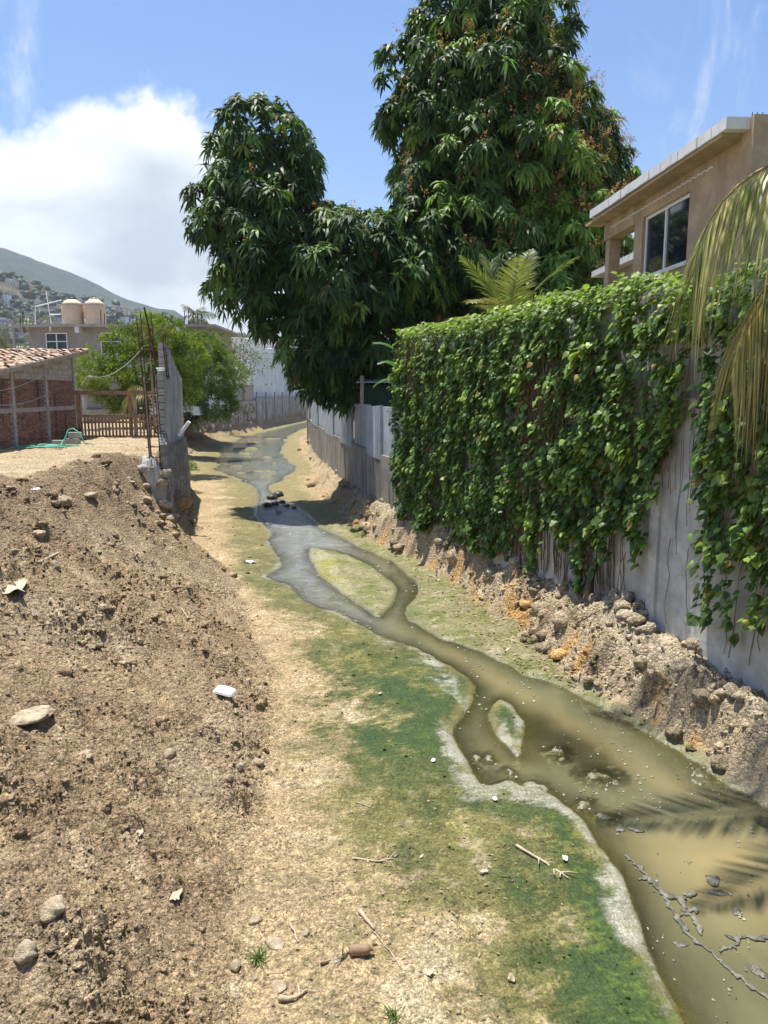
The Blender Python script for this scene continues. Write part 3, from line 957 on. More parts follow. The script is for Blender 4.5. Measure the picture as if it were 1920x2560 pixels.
def mango(base, lobes, label, trunk_top, pal, density, flower=0., flower_box=None, bright=None):
    t = thing('mango_tree', label, 'tree', base, 'mango trees behind the wall')
    mb = MB()
    tt = Vector(trunk_top)
    mb.tube([Vector(base) - Vector((0, 0, .3)), Vector(base).lerp(tt, .35) + Vector((.1, 0, 0)), Vector(base).lerp(tt, .7) + Vector((-.08, .05, 0)), tt], [.36, .29, .25, .2], 10)
    branchy(mb, Vector(base).lerp(tt, .75), [(l[0], l[1], l[2]) for l in lobes], .15)
    branchy(mb, tt, [(l[0] + random.uniform(-.6, .6) * l[3], l[1] + random.uniform(-.6, .6) * l[4], l[2] + random.uniform(-.3, .6) * l[5]) for l in lobes for _ in range(2)], .08)
    mb.part('trunk', M_BARK, t, True)
    org = np.array(base)
    C, CN = crown_points(lobes, density * .19, (.74, 1.16), .34)
    keep = []
    for i in range(len(C)):
        if all(((C[i] - C[j]) ** 2).sum() > .36 for j in keep[-160:]): keep.append(i)
    C, CN = C[keep], CN[keep]
    m = 15
    rc = RNG.uniform(.38, .72, len(C))
    d = unit(RNG.normal(size=(len(C), m, 3)) * .75 + CN[:, None] * .8 + np.array((0, 0, .55)))
    P = (C[:, None] + d * (rc[:, None] * RNG.uniform(.6, 1.08, (len(C), m)))[..., None] * np.array((1, 1, .9))).reshape(-1, 3)
    N = d.reshape(-1, 3)
    cy = np.repeat(RNG.normal(0, .28, len(C)), m)
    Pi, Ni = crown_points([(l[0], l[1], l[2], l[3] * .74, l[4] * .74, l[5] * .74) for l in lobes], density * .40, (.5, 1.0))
    Pa = np.concatenate([P, Pi]); Na = np.concatenate([N, Ni])
    k = 10
    V, T = rosettes(Pa, Na, k, .37, .105, .72)
    n = len(Pa)
    cl = fbm(Pa[:, 0] * .8, Pa[:, 2] * .8 + Pa[:, 1] * .5, 3, 301) + np.concatenate([cy, np.zeros(len(Pi))])
    base_c = np.array(pal[0]) * np.clip(1 + .5 * cl[:, None], .5, 1.8)
    young = np.clip(sstep(.15, .55, cl + RNG.normal(size=n) * .18) + (RNG.random(n) < .05), 0, 1)
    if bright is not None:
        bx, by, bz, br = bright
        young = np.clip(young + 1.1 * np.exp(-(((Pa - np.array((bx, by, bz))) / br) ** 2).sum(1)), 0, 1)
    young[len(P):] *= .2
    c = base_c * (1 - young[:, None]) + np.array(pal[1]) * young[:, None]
    c = c * RNG.uniform(.75, 1.25, (n, 1))
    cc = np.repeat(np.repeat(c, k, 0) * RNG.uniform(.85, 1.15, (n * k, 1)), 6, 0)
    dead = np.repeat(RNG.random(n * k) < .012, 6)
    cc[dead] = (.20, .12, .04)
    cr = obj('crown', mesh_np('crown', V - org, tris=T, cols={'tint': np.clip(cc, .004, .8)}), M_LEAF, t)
    if flower:
        w = sstep(.05, .4, fbm(P[:, 0] * .6 + 5, P[:, 2] * .6, 3, 311)) + .06
        if flower_box is not None:
            fb = np.array(flower_box)
            w = w * .25 + 1.3 * np.exp(-(((P - fb[:3]) / fb[3:]) ** 2).sum(1))
        sel = RNG.random(len(P)) < flower * w
        Q = P[sel] + N[sel] * .12
        nq = len(Q); kk = 26
        ax = unit(N[sel] * .7 + np.array((0, 0, .55)))
        tpos = RNG.random((nq, kk))
        pp = Q[:, None] + ax[:, None] * (tpos * .42)[..., None] + RNG.normal(size=(nq, kk, 3)) * (.10 * (1.15 - tpos))[..., None]
        D = rand_dirs(nq * kk)
        Vf, Tf = leaf_batch(pp.reshape(-1, 3), D, rand_dirs(nq * kk), RNG.uniform(.05, .11, nq * kk), RNG.uniform(.02, .04, nq * kk), np.zeros(nq * kk))
        fc = np.array((.46, .24, .10)) * RNG.uniform(.7, 1.35, (nq * kk, 1))
        fo = obj('flower_panicles', mesh_np('flower_panicles', Vf - org, tris=Tf, cols={'tint': np.repeat(fc, 6, 0)}), M_LEAF, t)
        fo['kind'] = 'stuff'
    return t


def frond(root, base, az, elev, length, droop, nleaf=46, leaflet=.7, hang=.8, col=(.20, .24, .05), col2=None, twist=0., width=.035, name='frond', rad=.03):
    """one palm leaf: a curved midrib with leaflets down both sides"""
    org = np.array(ORIG[root])
    n = 14
    pts = []
    for i in range(n + 1):
        s = i / n
        e = elev - droop * s ** 1.35
        if i == 0: p = np.array(base, float)
        else:
            st = length / n
            p = pts[-1] + st * np.array((math.cos(e) * math.sin(az + twist * s), math.cos(e) * math.cos(az + twist * s), math.sin(e)))
        pts.append(p)
    pts = np.array(pts)
    mb = MB(); mb.tube([Vector(p) for p in pts], [rad * (1 - .88 * i / n) for i in range(n + 1)], 6)
    V0 = np.array([tuple(v) for v in mb.v]); 
    T0 = []
    for f in mb.f:
        for q in range(1, len(f) - 1): T0.append((f[0], f[q], f[q + 1]))
    T0 = np.array(T0)
    s = np.linspace(.16, .995, nleaf)
    s = np.concatenate([s, s + .004])
    side = np.concatenate([np.ones(nleaf), -np.ones(nleaf)])
    fi = np.clip(s, 0, .999) * n; ii = fi.astype(int); fr = (fi - ii)[:, None]
    P = pts[ii] * (1 - fr) + pts[np.minimum(ii + 1, n)] * fr
    T = unit(pts[np.minimum(ii + 1, n)] - pts[ii])
    S = unit(np.cross(T, np.array((0, 0, 1.)))) * side[:, None]
    U = np.cross(S * side[:, None], T)
    Ln = leaflet * np.sin(np.clip(s * 1.02, 0, 1) * math.pi * .86 + .35) ** .7 * RNG.uniform(.85, 1.1, len(s))
    D = unit(S * 1.0 + T * (.55 + .5 * s)[:, None] + U * .12 + RNG.normal(size=(len(s), 3)) * .07 + np.array((0, 0, -1.)) * hang * .45)
    V, Tr = leaf_batch(P, D, unit(U + RNG.normal(size=(len(s), 3)) * .15), Ln, np.full(len(s), width) * RNG.uniform(.8, 1.2, len(s)), np.full(len(s), hang) * RNG.uniform(.6, 1.4, len(s)), .35, ((.3, 1.), (.7, .75)))
    c = np.array(col) * RNG.uniform(.75, 1.25, (len(s), 1))
    if col2 is not None:
        w = (RNG.random(len(s)) < .45)[:, None]
        c = np.where(w, np.array(col2) * RNG.uniform(.7, 1.2, (len(s), 1)), c)
    rc = np.tile(np.array((.36, .28, .09)) if col2 is not None else np.array(col) * 1.4, (len(V0), 1))
    me = mesh_np(name, np.concatenate([V0, V]) - org, tris=np.concatenate([T0, Tr + len(V0)]), cols={'tint': np.concatenate([rc, np.repeat(c, 6, 0)])})
    return obj(name, me, M_PALM, root)


def palm_tree(base, height, nf, length, label, group=None, lean=(0, 0), cols=((.06, .085, .025), None), leaflet=.75, seed=0, r=.16, name='coconut_palm', nleaf=30):
    random.seed(seed)
    t = thing(name, label, 'palm', base, group)
    b = Vector(base); top = b + Vector((lean[0], lean[1], height))
    mb = MB()
    mb.tube([b.lerp(top, k / 6) + Vector((math.sin(k) * .05, 0, 0)) for k in range(7)], [r * (1.25 - .5 * k / 6) for k in range(7)], 8)
    mb.part('trunk', M_BARK, t, True)
    for i in range(nf):
        frond(t, tuple(top), i * 2.399 + random.uniform(-.2, .2), R(random.uniform(-5, 72)), length * random.uniform(.85, 1.1), R(random.uniform(55, 105)), nleaf, leaflet, random.uniform(.4, 1.0), *cols, width=.05 if height > 5 else .035)
    return t


# ------------------------------------------------------------------ wall under creeper on the right bank
IVY_PTS = [(4.62, 1.0), (4.39, 8.4), (4.05, 10.15), (3.66, 12.0), (2.24, 15.95), (.55, 20.65)]


def path_pt(pts, s):
    """point and outward (stream-side) normal at arc length s"""
    acc = 0
    for i in range(len(pts) - 1):
        a = Vector(pts[i]); b = Vector(pts[i + 1]); l = (b - a).length
        if s <= acc + l or i == len(pts) - 2:
            d = (b - a).normalized()
            return a + d * (s - acc), Vector((-d.y, d.x)), d
        acc += l


def path_len(pts):
    return sum((Vector(pts[i + 1]) - Vector(pts[i])).length for i in range(len(pts) - 1))


wall_t = thing('creeper_covered_wall', 'tall grey plastered wall hung with a thick green creeper', 'wall', (4.39, 8.4, .3))
MB().strip(IVY_PTS, .2, 4.1, .22).part('lower_wall', M_PLASTER, wall_t)
up_pts = []
for i, p in enumerate(IVY_PTS):
    q, nrm, d = path_pt(IVY_PTS, path_len(IVY_PTS[:i + 1]) if i else 0)
    up_pts.append((q.x - nrm.x * .10, q.y - nrm.y * .10))
MB().strip(up_pts, 4.1, 5.5, .15).part('upper_wall', M_WHITEW, wall_t)
LI = path_len(IVY_PTS)


def on_ivy(y):
    return float(np.interp(y, [p[1] for p in IVY_PTS], [p[0] for p in IVY_PTS]))


def s_of_y(y):
    ys = [p[1] for p in IVY_PTS]
    ss = [path_len(IVY_PTS[:i + 1]) if i else 0 for i in range(len(IVY_PTS))]
    return float(np.interp(y, ys, ss))


def wall_box(y0, w, z0, z1, dep, name, mat, parent):
    s = s_of_y(y0)
    p, nr, d = path_pt(IVY_PTS, s); q = p + d * w
    o = nr * dep; i_ = nr * -.03
    mb = MB(); mb.hexa([(*(p + i_), z0), (*(p + o), z0), (*(q + o), z0), (*(q + i_), z0), (*(p + i_), z1), (*(p + o), z1), (*(q + o), z1), (*(q + i_), z1)][:8])
    return mb.part(name, mat, parent)


for yy in (10.75, 13.9, 17.2):
    wall_box(yy, .22, .3, 4.08, .045, 'pilaster', M_PLASTER, wall_t)
wall_box(2.0, 6.4, 4.02, 4.13, .03, 'ledge', M_CONC, wall_t)
wall_box(8.9, 2.2, 4.02, 4.12, .035, 'ledge', M_CONC, wall_t)
# patch of bare blockwork where the plaster has come away
for r_ in range(5):
    for c_ in range(3):
        if (r_, c_) in ((4, 0), (0, 2)): continue
        wall_box(11.55 + c_ * .40 + (r_ % 2) * .18, .36, 2.3 + r_ * .205, 2.3 + r_ * .205 + .185, .022, 'block', M_BLOCK, wall_t)


def build_ivy():
    t = thing('climbing_creeper', 'dense heart-leaved green creeper hanging over the tall plastered wall', 'creeper', (3.0, 13.5, .9))
    org = np.array((3.0, 13.5, .9))
    n = 62000
    s0, s1 = s_of_y(5.2), LI + .25
    s = RNG.uniform(s0, s1, n)
    yv = np.array([path_pt(IVY_PTS, v)[0].y for v in s])
    # lower edge of the mass along the wall
    ys = np.array([4, 6.5, 7.5, 8.3, 8.75, 9.05, 9.3, 9.7, 10.0, 10.25, 10.8, 11.3, 11.6, 12.2, 12.6, 13.0, 13.5, 14.2, 14.8, 15.3, 16, 17, 18, 19, 20, 21.])
    zb = np.array([2.4, 2.1, 2.2, 2.35, 1.95, 2.35, 2.1, 2.3, 3.75, 3.9, 3.2, 1.95, 2.6, 2.25, 1.75, 1.9, 2.2, 1.9, 1.45, 1.0, 1.15, 1.35, 1.15, 1.0, 1.05, 1.2])
    edge = np.interp(yv, ys, zb) + .30 * fbm(s / .35, s * 0, 3, 401)
    ztop = 5.62 + .28 * fbm(s / 1.4, s * 0 + 2, 3, 402) + .12 * np.interp(yv, [8, 10.5, 12, 20], [-.9, -.6, 1.2, .3])
    u = RNG.random(n) ** .85
    z = edge + (ztop - edge) * u
    # thin and bare places
    ns = 5200
    sy = RNG.choice(np.concatenate([RNG.uniform(8.0, 20.6, 46), RNG.uniform(10.8, 14.5, 16)]), ns)
    sk = RNG.random(ns)
    hsh = (sy * 91.7) % 1.0
    yv = np.concatenate([yv, sy + RNG.normal(0, .05, ns) * (1 - .5 * sk)]); 
    s = np.concatenate([s, np.interp(yv[-ns:], [p[1] for p in IVY_PTS], [path_len(IVY_PTS[:i + 1]) if i else 0 for i in range(len(IVY_PTS))])])
    e2 = np.interp(sy, ys, zb)
    z = np.concatenate([z, np.maximum(e2 + .25 - sk * (.3 + 1.0 * hsh), .95)])
    edge = np.concatenate([edge, e2 - 1.2]); ztop = np.concatenate([ztop, np.full(ns, 5.7)]); n = len(s)
    bare = np.exp(-(((yv - 14.0) / .55) ** 2 + ((z - 4.05) / .75) ** 2)) + .75 * np.exp(-(((yv - 19.6) / .7) ** 2 + ((z - 5.2) / .5) ** 2))
    bare += 1.1 * np.exp(-(((yv - 9.95) / .32) ** 2)) * (z < 4.9) + .8 * np.exp(-(((yv - 10.9) / .5) ** 2 + ((z - 4.3) / .5) ** 2)) + .7 * np.exp(-(((yv - 8.9) / .5) ** 2 + ((z - 4.6) / .6) ** 2))
    bare += .6 * np.exp(-(((yv - 11.9) / .3) ** 2 + ((z - 2.8) / .5) ** 2))
    patch = fbm(s / .5, z / .5, 3, 403)
    patch2 = fbm(s / .14, z / .5, 2, 406)
    keep = (RNG.random(n) > bare * 1.05) & (patch + .7 * patch2 > -.30) & (RNG.random(n) < np.interp(yv, [5, 9, 11, 12.5, 16], [.6, .62, .68, .9, 1]))
    s, z, yv, patch, ztop, edge = s[keep], z[keep], yv[keep], patch[keep], ztop[keep], edge[keep]
    n = len(s)
    pn = [path_pt(IVY_PTS, v) for v in s]
    px = np.array([(p.x, p.y) for p, _, _ in pn]); nr = np.array([(q.x, q.y) for _, q, _ in pn]); tg = np.array([(q.x, q.y) for _, _, q in pn])
    lump = .16 + .22 * fbm(s / .42, z / 1.5, 3, 404) + .26 * fbm(s / .9 + z * .3, z / .8, 3, 407) + .16 * fbm(s / .2, z / .22, 2, 405)
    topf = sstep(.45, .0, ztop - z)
    depth = np.clip(lump + .12 * sstep(edge, edge + 1.2, z), .03, .6) * RNG.uniform(.35, 1.0, n)
    depth = depth - topf * RNG.uniform(0, .55, n)
    P = np.stack([px[:, 0] + nr[:, 0] * depth, px[:, 1] + nr[:, 1] * depth, z + topf * .12], 1)
    out = np.stack([nr[:, 0], nr[:, 1], np.zeros(n)], 1)
    tan = np.stack([tg[:, 0], tg[:, 1], np.zeros(n)], 1)
    up = np.array((0, 0, 1.))
    D = unit(out * RNG.uniform(.2, 1.1, (n, 1)) + tan * RNG.normal(0, .55, (n, 1)) - up * RNG.uniform(.2, 1.0, (n, 1)) + topf[:, None] * up * .6)
    Nn = unit(out * .75 + up * RNG.uniform(.35, 1.7, (n, 1)) + tan * RNG.normal(0, .35, (n, 1)))
    size = np.interp(yv, [6, 10, 14, 20], [.098, .098, .098, .098])
    Ln = size * RNG.uniform(.45, 1.5, n)
    V, T = leaf_batch(P, D, Nn, Ln, Ln * RNG.uniform(.75, .95, n), RNG.uniform(0, .35, n), .22, ((.25, 1.), (.62, .78)))
    g = np.array((.085, .150, .028)) * (1 + .35 * patch[:, None])
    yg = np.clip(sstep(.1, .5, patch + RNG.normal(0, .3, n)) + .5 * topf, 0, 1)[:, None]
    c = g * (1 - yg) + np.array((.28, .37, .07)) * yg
    c *= RNG.uniform(.6, 1.5, (n, 1))
    yel = RNG.random(n) < .03
    c[yel] = (.30, .22, .05)
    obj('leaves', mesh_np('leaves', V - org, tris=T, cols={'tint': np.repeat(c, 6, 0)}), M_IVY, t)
    # bare stems: tangled mass behind, and long strings down the lower wall
    mb = MB()
    def string(y, z0, z1, d0, d1, wob, r):
        p, nr_, tg_ = path_pt(IVY_PTS, s_of_y(y))
        pts = []; m = 7; a = 0
        for i in range(m + 1):
            a += random.uniform(-wob, wob)
            k = i / m; q = p + tg_ * a + nr_ * (d0 + (d1 - d0) * k + random.uniform(-.02, .02))
            pts.append((q.x, q.y, z0 + (z1 - z0) * k))
        mb.tube(pts, r, 4, False)
    for _ in range(420):
        y = random.gauss(14.0, .5); z0 = random.uniform(3.3, 5.2)
        string(y, z0, z0 - random.uniform(.5, 1.5), random.uniform(.05, .28), random.uniform(.05, .25), .07, random.uniform(.003, .008))
    for _ in range(130):
        y = random.gauss(19.5, .6); z0 = random.uniform(4.6, 5.6)
        string(y, z0, z0 - random.uniform(.4, .9), random.uniform(.1, .32), random.uniform(.1, .3), .08, random.uniform(.004, .009))
    for _ in range(230):
        y = random.uniform(11.6, 20.2)
        string(y, random.uniform(1.6, 3.0), random.uniform(.8, 1.1), random.uniform(.02, .08), random.uniform(.02, .05), .035, random.uniform(.004, .011))
    for _ in range(80):
        y = random.uniform(8.2, 12)
        string(y, random.uniform(3.2, 5.3), random.uniform(2.0, 3.4), random.uniform(.03, .2), random.uniform(.03, .15), .08, random.uniform(.003, .007))
    for y in (8.5, 8.62, 8.95, 9.2, 9.6, 10.1, 10.4, 8.2):
        string(y, random.uniform(2.1, 2.6), random.uniform(.95, 1.35), .03, .02, .045, .0045)
    mb.part('stems', M_STEM, t)
    # old woody foot of the creeper
    mb = MB()
    p, nr_, _ = path_pt(IVY_PTS, s_of_y(12.35))
    for k in range(5):
        a = random.uniform(-.08, .08)
        mb.tube([(p.x + nr_.x * .15 + a, p.y + nr_.y * .1 + a, .85), (p.x + nr_.x * .12 + a * .6, p.y + a, 1.15), (p.x + nr_.x * .08 - a, p.y, 1.5)], [.07, .05, .025], 6)
    mb.part('woody_stump', M_BARK, t)


build_ivy()

# ------------------------------------------------------------------ pale panelled wall farther along
gw = thing('panelled_wall', 'low pale streaked panel wall on a black stained concrete base', 'wall', (-1.6, 30.7, .4))
GP = [(.55, 20.68), (-.26, 23.8), (-1.62, 30.7), (-2.29, 34.8), (-4.44, 48.4), (-6.1, 61.8)]
MB().strip(GP, [.3] * 6, [2.33, 2.33, 2.32, 2.3, 2.28, 2.25], .28).part('base', M_PLINTH, gw)
LG = path_len(GP)
cuts = [0.0, 2.6, 5.0, 8.0, 11.2, 14.6, 19, 24, 30, 36, LG - .8]
for i in range(len(cuts) - 1):
    a, b = cuts[i] + .02, cuts[i + 1] - .02
    ss = [a] + [v for v in np.cumsum([(Vector(GP[k + 1]) - Vector(GP[k])).length for k in range(len(GP) - 1)]) if a < v < b] + [b]
    ps = []
    for v in ss:
        p, nr_, d = path_pt(GP, v); q = p - nr_ * (.06 + .012 * (i % 3)); ps.append((q.x, q.y))
    lo = 2.18 if i % 2 else 2.34
    tz = [3.78 + random.uniform(-.05, .05) for _ in ss]
    if lo < 2.3:
        ps = [(p[0] - .085, p[1] - .02) for p in ps]
    MB().strip(ps, lo, tz, .1).part('panel', M_PANEL, gw)
p, nr_, d = path_pt(GP, LG - .7)
mbp = MB(); q2 = p + d * 1.2
for r_ in range(18):
    mbp.strip([(p.x + nr_.x * .06, p.y), (q2.x + nr_.x * .06, q2.y)], .4 + r_ * .2, .4 + r_ * .2 + .18, .5)
mbp.part('end_pier', M_GBRICK, gw)
MB().strip([(-6.05, 63), (-5.0, 66.5), (-2, 72)], .3, 3.9, .25).part('return_wall', M_GBRICK, gw)

sh = thing('green_shed', 'dark green shed with a grey tin roof behind the panel wall', 'shed', (.4, 28.0, 2.4))
MB().box(-.75, 1.9, 27.2, 29.5, 2.3, 4.45).part('wall', M_GREEN, sh)
MB().box(-.82, -.7, 26.9, 27.05, 2.3, 4.75).part('post', M_GREYWOOD, sh)
mb = MB()
for i in range(22):
    x0 = -.95 + i * .14
    mb.hexa([(x0, 26.7, 4.5), (x0 + .07, 26.7, 4.53), (x0 + .07, 29.7, 4.83), (x0, 29.7, 4.8), (x0, 26.7, 4.52), (x0 + .07, 26.7, 4.55), (x0 + .07, 29.7, 4.85), (x0, 29.7, 4.82)])
    mb.hexa([(x0 + .07, 26.7, 4.53), (x0 + .14, 26.7, 4.5), (x0 + .14, 29.7, 4.8), (x0 + .07, 29.7, 4.83), (x0 + .07, 26.7, 4.55), (x0 + .14, 26.7, 4.52), (x0 + .14, 29.7, 4.82), (x0 + .07, 29.7, 4.85)])
mb.part('roof', M_TIN, sh)

# ------------------------------------------------------------------ tan house above the creeper
hs = thing('tan_house', 'tan rendered upper storey with white roof edge above the creeper', 'house', (5.5, 13.6, 2.4))
HM = Matrix.Translation(Vector((5.42, 14.4, 0))) @ Matrix.Rotation(math.atan(.062), 4, 'Z')
# local: y along the facade, x into the house
Y0, Y1 = -1.85, 2.5
wy0, wy1, wz0, wz1 = -.05, 2.05, 6.5, 7.72
mb = MB(HM)
mb.box(0, .2, Y0, wy0, 2.4, 8.05); mb.box(0, .2, wy1, Y1, 2.4, 8.05); mb.box(0, .2, wy0, wy1, 2.4, wz0); mb.box(0, .2, wy0, wy1, wz1, 8.05)
mb.box(.2, 5.2, Y0, Y0 + .2, 2.4, 8.05)
mb.box(.2, 5.2, Y1 - .2, Y1, 2.4, 8.05)
mb.part('wall', M_TAN, hs)
MB(HM).box(-.012, .3, Y1 + .002, 4.35, 7.68, 8.05).part('beam', M_TAN, hs)
MB(HM).box(.55, 5.0, Y1 + .01, 4.3, 5.2, 5.35).part('balcony_floor', M_CONC, hs)
MB(HM).box(.02, .28, 4.05, 4.3, 4.0, 7.67).part('porch_post', M_TAN, hs)
mb = MB(HM)
prof_top = []
nseg = 26
for i in range(nseg):
    a = -2.1 + (6.3) * i / nseg; b = -2.1 + 6.3 * (i + 1) / nseg
    za = 8.10 + .05 * i / nseg; zb_ = 8.10 + .05 * (i + 1) / nseg
    j = [random.uniform(-.012, .012) for _ in range(2)]
    mb.hexa([(-.42 + j[0], a, za), (5.4, a, za), (5.4, b, zb_), (-.42 + j[0], b, zb_), (-.42 + j[0], a, za + .17), (5.4, a, za + .17), (5.4, b, zb_ + .17), (-.42 + j[0], b, zb_ + .17)])
mb.part('roof_slab', M_ROOFW, hs)
MB(HM).box(-.38, .0, -1.9, 4.6, 8.052, 8.098).part('eave_board', M_TAN, hs)
MB(HM).box(-.05, 5.3, Y0 - .35, Y0 - .002, 2.4, 8.28).part('chimney_wall', M_TAN, hs)
mb = MB(HM)                                       # white scallops standing in for the wavy line of sunlight under the eave
for i in range(46):
    y = -.9 + i * .105
    mb.hexa([(-.02, y, 7.87 + .03 * (i % 2)), (-.003, y, 7.87 + .03 * (i % 2)), (-.003, y + .105, 7.87 + .03 * ((i + 1) % 2)), (-.02, y + .105, 7.87 + .03 * ((i + 1) % 2)),
             (-.02, y, 7.895 + .03 * (i % 2)), (-.003, y, 7.895 + .03 * (i % 2)), (-.003, y + .105, 7.895 + .03 * ((i + 1) % 2)), (-.02, y + .105, 7.895 + .03 * ((i + 1) % 2))])
mb.part('painted_sun_scallops', M_ROOFW, hs)
wf = MB(HM)
wf.box(.06, .12, wy0, wy0 + .06, wz0, wz1).box(.06, .12, wy1 - .06, wy1, wz0, wz1).box(.06, .12, wy0 + .06, wy1 - .06, wz0, wz0 + .06).box(.06, .12, wy0 + .06, wy1 - .06, wz1 - .06, wz1).box(.05, .11, 1.02, 1.08, wz0 + .06, wz1 - .06)
win = wf.part('window', M_FRAME, hs)
MB(HM).box(.085, .095, wy0 + .06, 1.02, wz0 + .06, wz1 - .06).part('pane', M_GLASS, win)
MB(HM).box(.085, .095, 1.08, wy1 - .06, wz0 + .06, wz1 - .06).part('pane', M_GLASS, win)
MB(HM).box(-.06, .05, wy0 - .05, wy1 + .05, wz0 - .05, wz0 - .002).part('sill', M_ROOFW, win)
MB(HM).box(.3, .32, wy0, wy1, wz0, wz1).part('curtain', M_BLACK, hs)
for k in range(3):
    MB(HM).tube([(.02 + k * .08, -1.98, 8.2), (.02 + k * .08 + .01, -1.98, 8.38)], .007, 5).part('rebar_stub', M_RUST, hs)
MB(HM).box(2.3, 6, 7.2, 11, 2.4, 7.85).part('rear_wing', M_TAN, hs)
MB(HM).box(2.0, 6.2, 6.8, 11.3, 7.86, 8.04).part('rear_roof', M_ROOFW, hs)
MB(HM).tube([(2.25, 7.1, 6.0), (2.25, 7.1, 7.8)], .04, 6).part('drain_pipe', M_GREYWOOD, hs)

# ------------------------------------------------------------------ unfinished block wall on the left bank
bw = thing('unfinished_block_wall', 'unfinished grey block wall with ragged stepped end beside the yard', 'wall', (-6.3, 21.7, 2.3))
PA, PB = Vector((-6.17, 21.8)), Vector((-7.75, 30.0))
dw = (PB - PA).normalized(); nw = Vector((-dw.y, dw.x)) * -1     # into the wall (towards -x)
nw = Vector((-abs(dw.y), dw.x))
def wpt(s, off): 
    q = PA + dw * s + nw * off
    return q
def wall_quad(s0, s1, zb0, zt0, zt1, off0, off1, name, mat, zb1=None):
    a, b, c, d_ = wpt(s0, off0), wpt(s1, off0), wpt(s1, off1), wpt(s0, off1)
    zb1 = zb0 if zb1 is None else zb1
    mb = MB(); mb.hexa([(*a, zb0), (*b, zb1), (*c, zb1), (*d_, zb0), (*a, zt0), (*b, zt1), (*c, zt1), (*d_, zt0)])
    return mb.part(name, mat, bw)
wall_quad(.34, 1.15, 2.2, 4.80, 4.84, .015, .185, 'plaster_body', M_PLASTER)
for k, (s0, s1, z0, z1) in enumerate([(1.15, 2.6, 5.62, 5.58), (2.6, 4.2, 5.5, 5.3), (4.2, 5.6, 5.2, 5.05), (5.6, 7.0, 4.95, 4.85), (7.0, 8.35, 4.85, 4.72)]):
    wall_quad(s0 if k else 1.5, s1, 2.2, z0, z1, .015, .185, 'plaster_body', M_PLASTER)
wall_quad(1.15, 1.5, 2.2, 4.80, 4.80, .015, .185, 'plaster_body', M_PLASTER)
for r_ in range(13):                               # toothed end courses
    z0 = 2.3 + r_ * .2
    l = .34 if r_ % 2 else .30
    a = .0 if r_ % 2 else .035
    if z0 + .18 < 4.85:
        wall_quad(a, .335, z0 + .012, z0 + .19, z0 + .19, random.uniform(-.006, .008), .2 + random.uniform(-.004, .01), 'block', M_BLOCK)
for r_ in range(4):
    z0 = 4.82 + r_ * .2
    wall_quad(1.12 + (.05 if r_ % 2 else 0) + random.uniform(0, .03), 1.495, z0, z0 + .185, z0 + .185, .0, .2, 'block', M_BLOCK)
for k in range(22):                                # mortar blobs and snapped block edges along the top
    s0 = 1.2 + k * .32
    zt = float(np.interp(s0, [1.15, 2.6, 4.2, 5.6, 7, 8.3], [5.6, 5.52, 5.25, 5.0, 4.88, 4.75]))
    if random.random() < .6:
        wall_quad(s0, s0 + random.uniform(.12, .3), zt - .05, zt + random.uniform(.02, .09), zt + random.uniform(.0, .07), .03, .17, 'mortar_lump', M_MORTAR)
mb = MB(); mb.tube([(-6.60, 21.72, 2.3), (-6.64, 21.72, 3.1), (-6.66, 21.72, 4.62)], .05, 4); mb.part('formwork_board', M_GREYWOOD, bw)
mb = MB(); mb.tube([(-6.62, 22.3, 3.2), (-6.63, 22.3, 5.25)], .035, 4); mb.part('formwork_board', M_GREYWOOD, bw)
mb = MB(); mb.bbox(-6.39, -6.2, 21.9, 22.15, 4.82, 4.87, .015); mb.part('mortar_cap', M_ROOFW, bw)


def rebar_cage(x, y, z0, z1, label, lean=(-.16, .0), w=.30, n=13, stretch=1.0):
    t = thing('rebar_column', label, 'rebar', (x, y, z0), 'rebar columns at the block wall')
    for sx in (-.5, .5):
        for sy in (-.5, .5):
            e = random.uniform(-.15, .1)
            MB().tube([(x + sx * w, y + sy * .22, z0 - .1), (x + sx * w + lean[0] * .45, y + sy * .22, z0 + (z1 - z0) * .5), (x + sx * w * .95 + lean[0] + sy * .05, y + sy * .22 + lean[1], z1 + e)], .012, 5).part('bar', M_RUST, t)
    for k in range(n):
        z = z0 + .12 + (z1 - z0 - .55) * k / (n - 1); f = (z - z0) / (z1 - z0) * lean[0]
        h = w / 2 + .035; hy = .15
        g = random.uniform(-.015, .015)
        MB().tube([(x - h + f - .03, y - hy, z + g), (x + h + f, y - hy, z), (x + h + f, y + hy, z), (x - h + f, y + hy, z + g), (x - h + f, y - hy, z + g)], .008, 4).part('stirrup', M_RUST, t)
    return t


rebar_cage(-6.36, 21.45, 2.28, 6.35, 'tall rusty rebar column cage standing at the near end of the block wall')
t = thing('rebar_column', 'short rusty rebar pair tied along the higher end of the block wall', 'rebar', (-6.05, 22.95, 4.6), 'rebar columns at the block wall')
for k in range(2):
    MB().tube([(-6.33 + k * .05, 22.82, 4.55), (-6.42 + k * .05, 22.84, 5.5), (-6.40 + k * .08, 22.84, 5.85)], .016, 5).part('bar', M_RUST, t)
for k in range(5):
    MB().tube([(-6.40, 22.78, 4.65 + k * .2), (-6.28, 22.78, 4.65 + k * .2), (-6.28, 22.9, 4.65 + k * .2)], .01, 4).part('stirrup', M_RUST, t)
t = thing('leaning_pole', 'dark thin pole rising out of the feathery tree behind the block wall', 'pole', (-6.9, 25.5, 2.4))
MB().tube([(-6.95, 25.6, 2.4), (-7.75, 25.6, 6.9)], .03, 5).part('shaft', M_RUST, t)

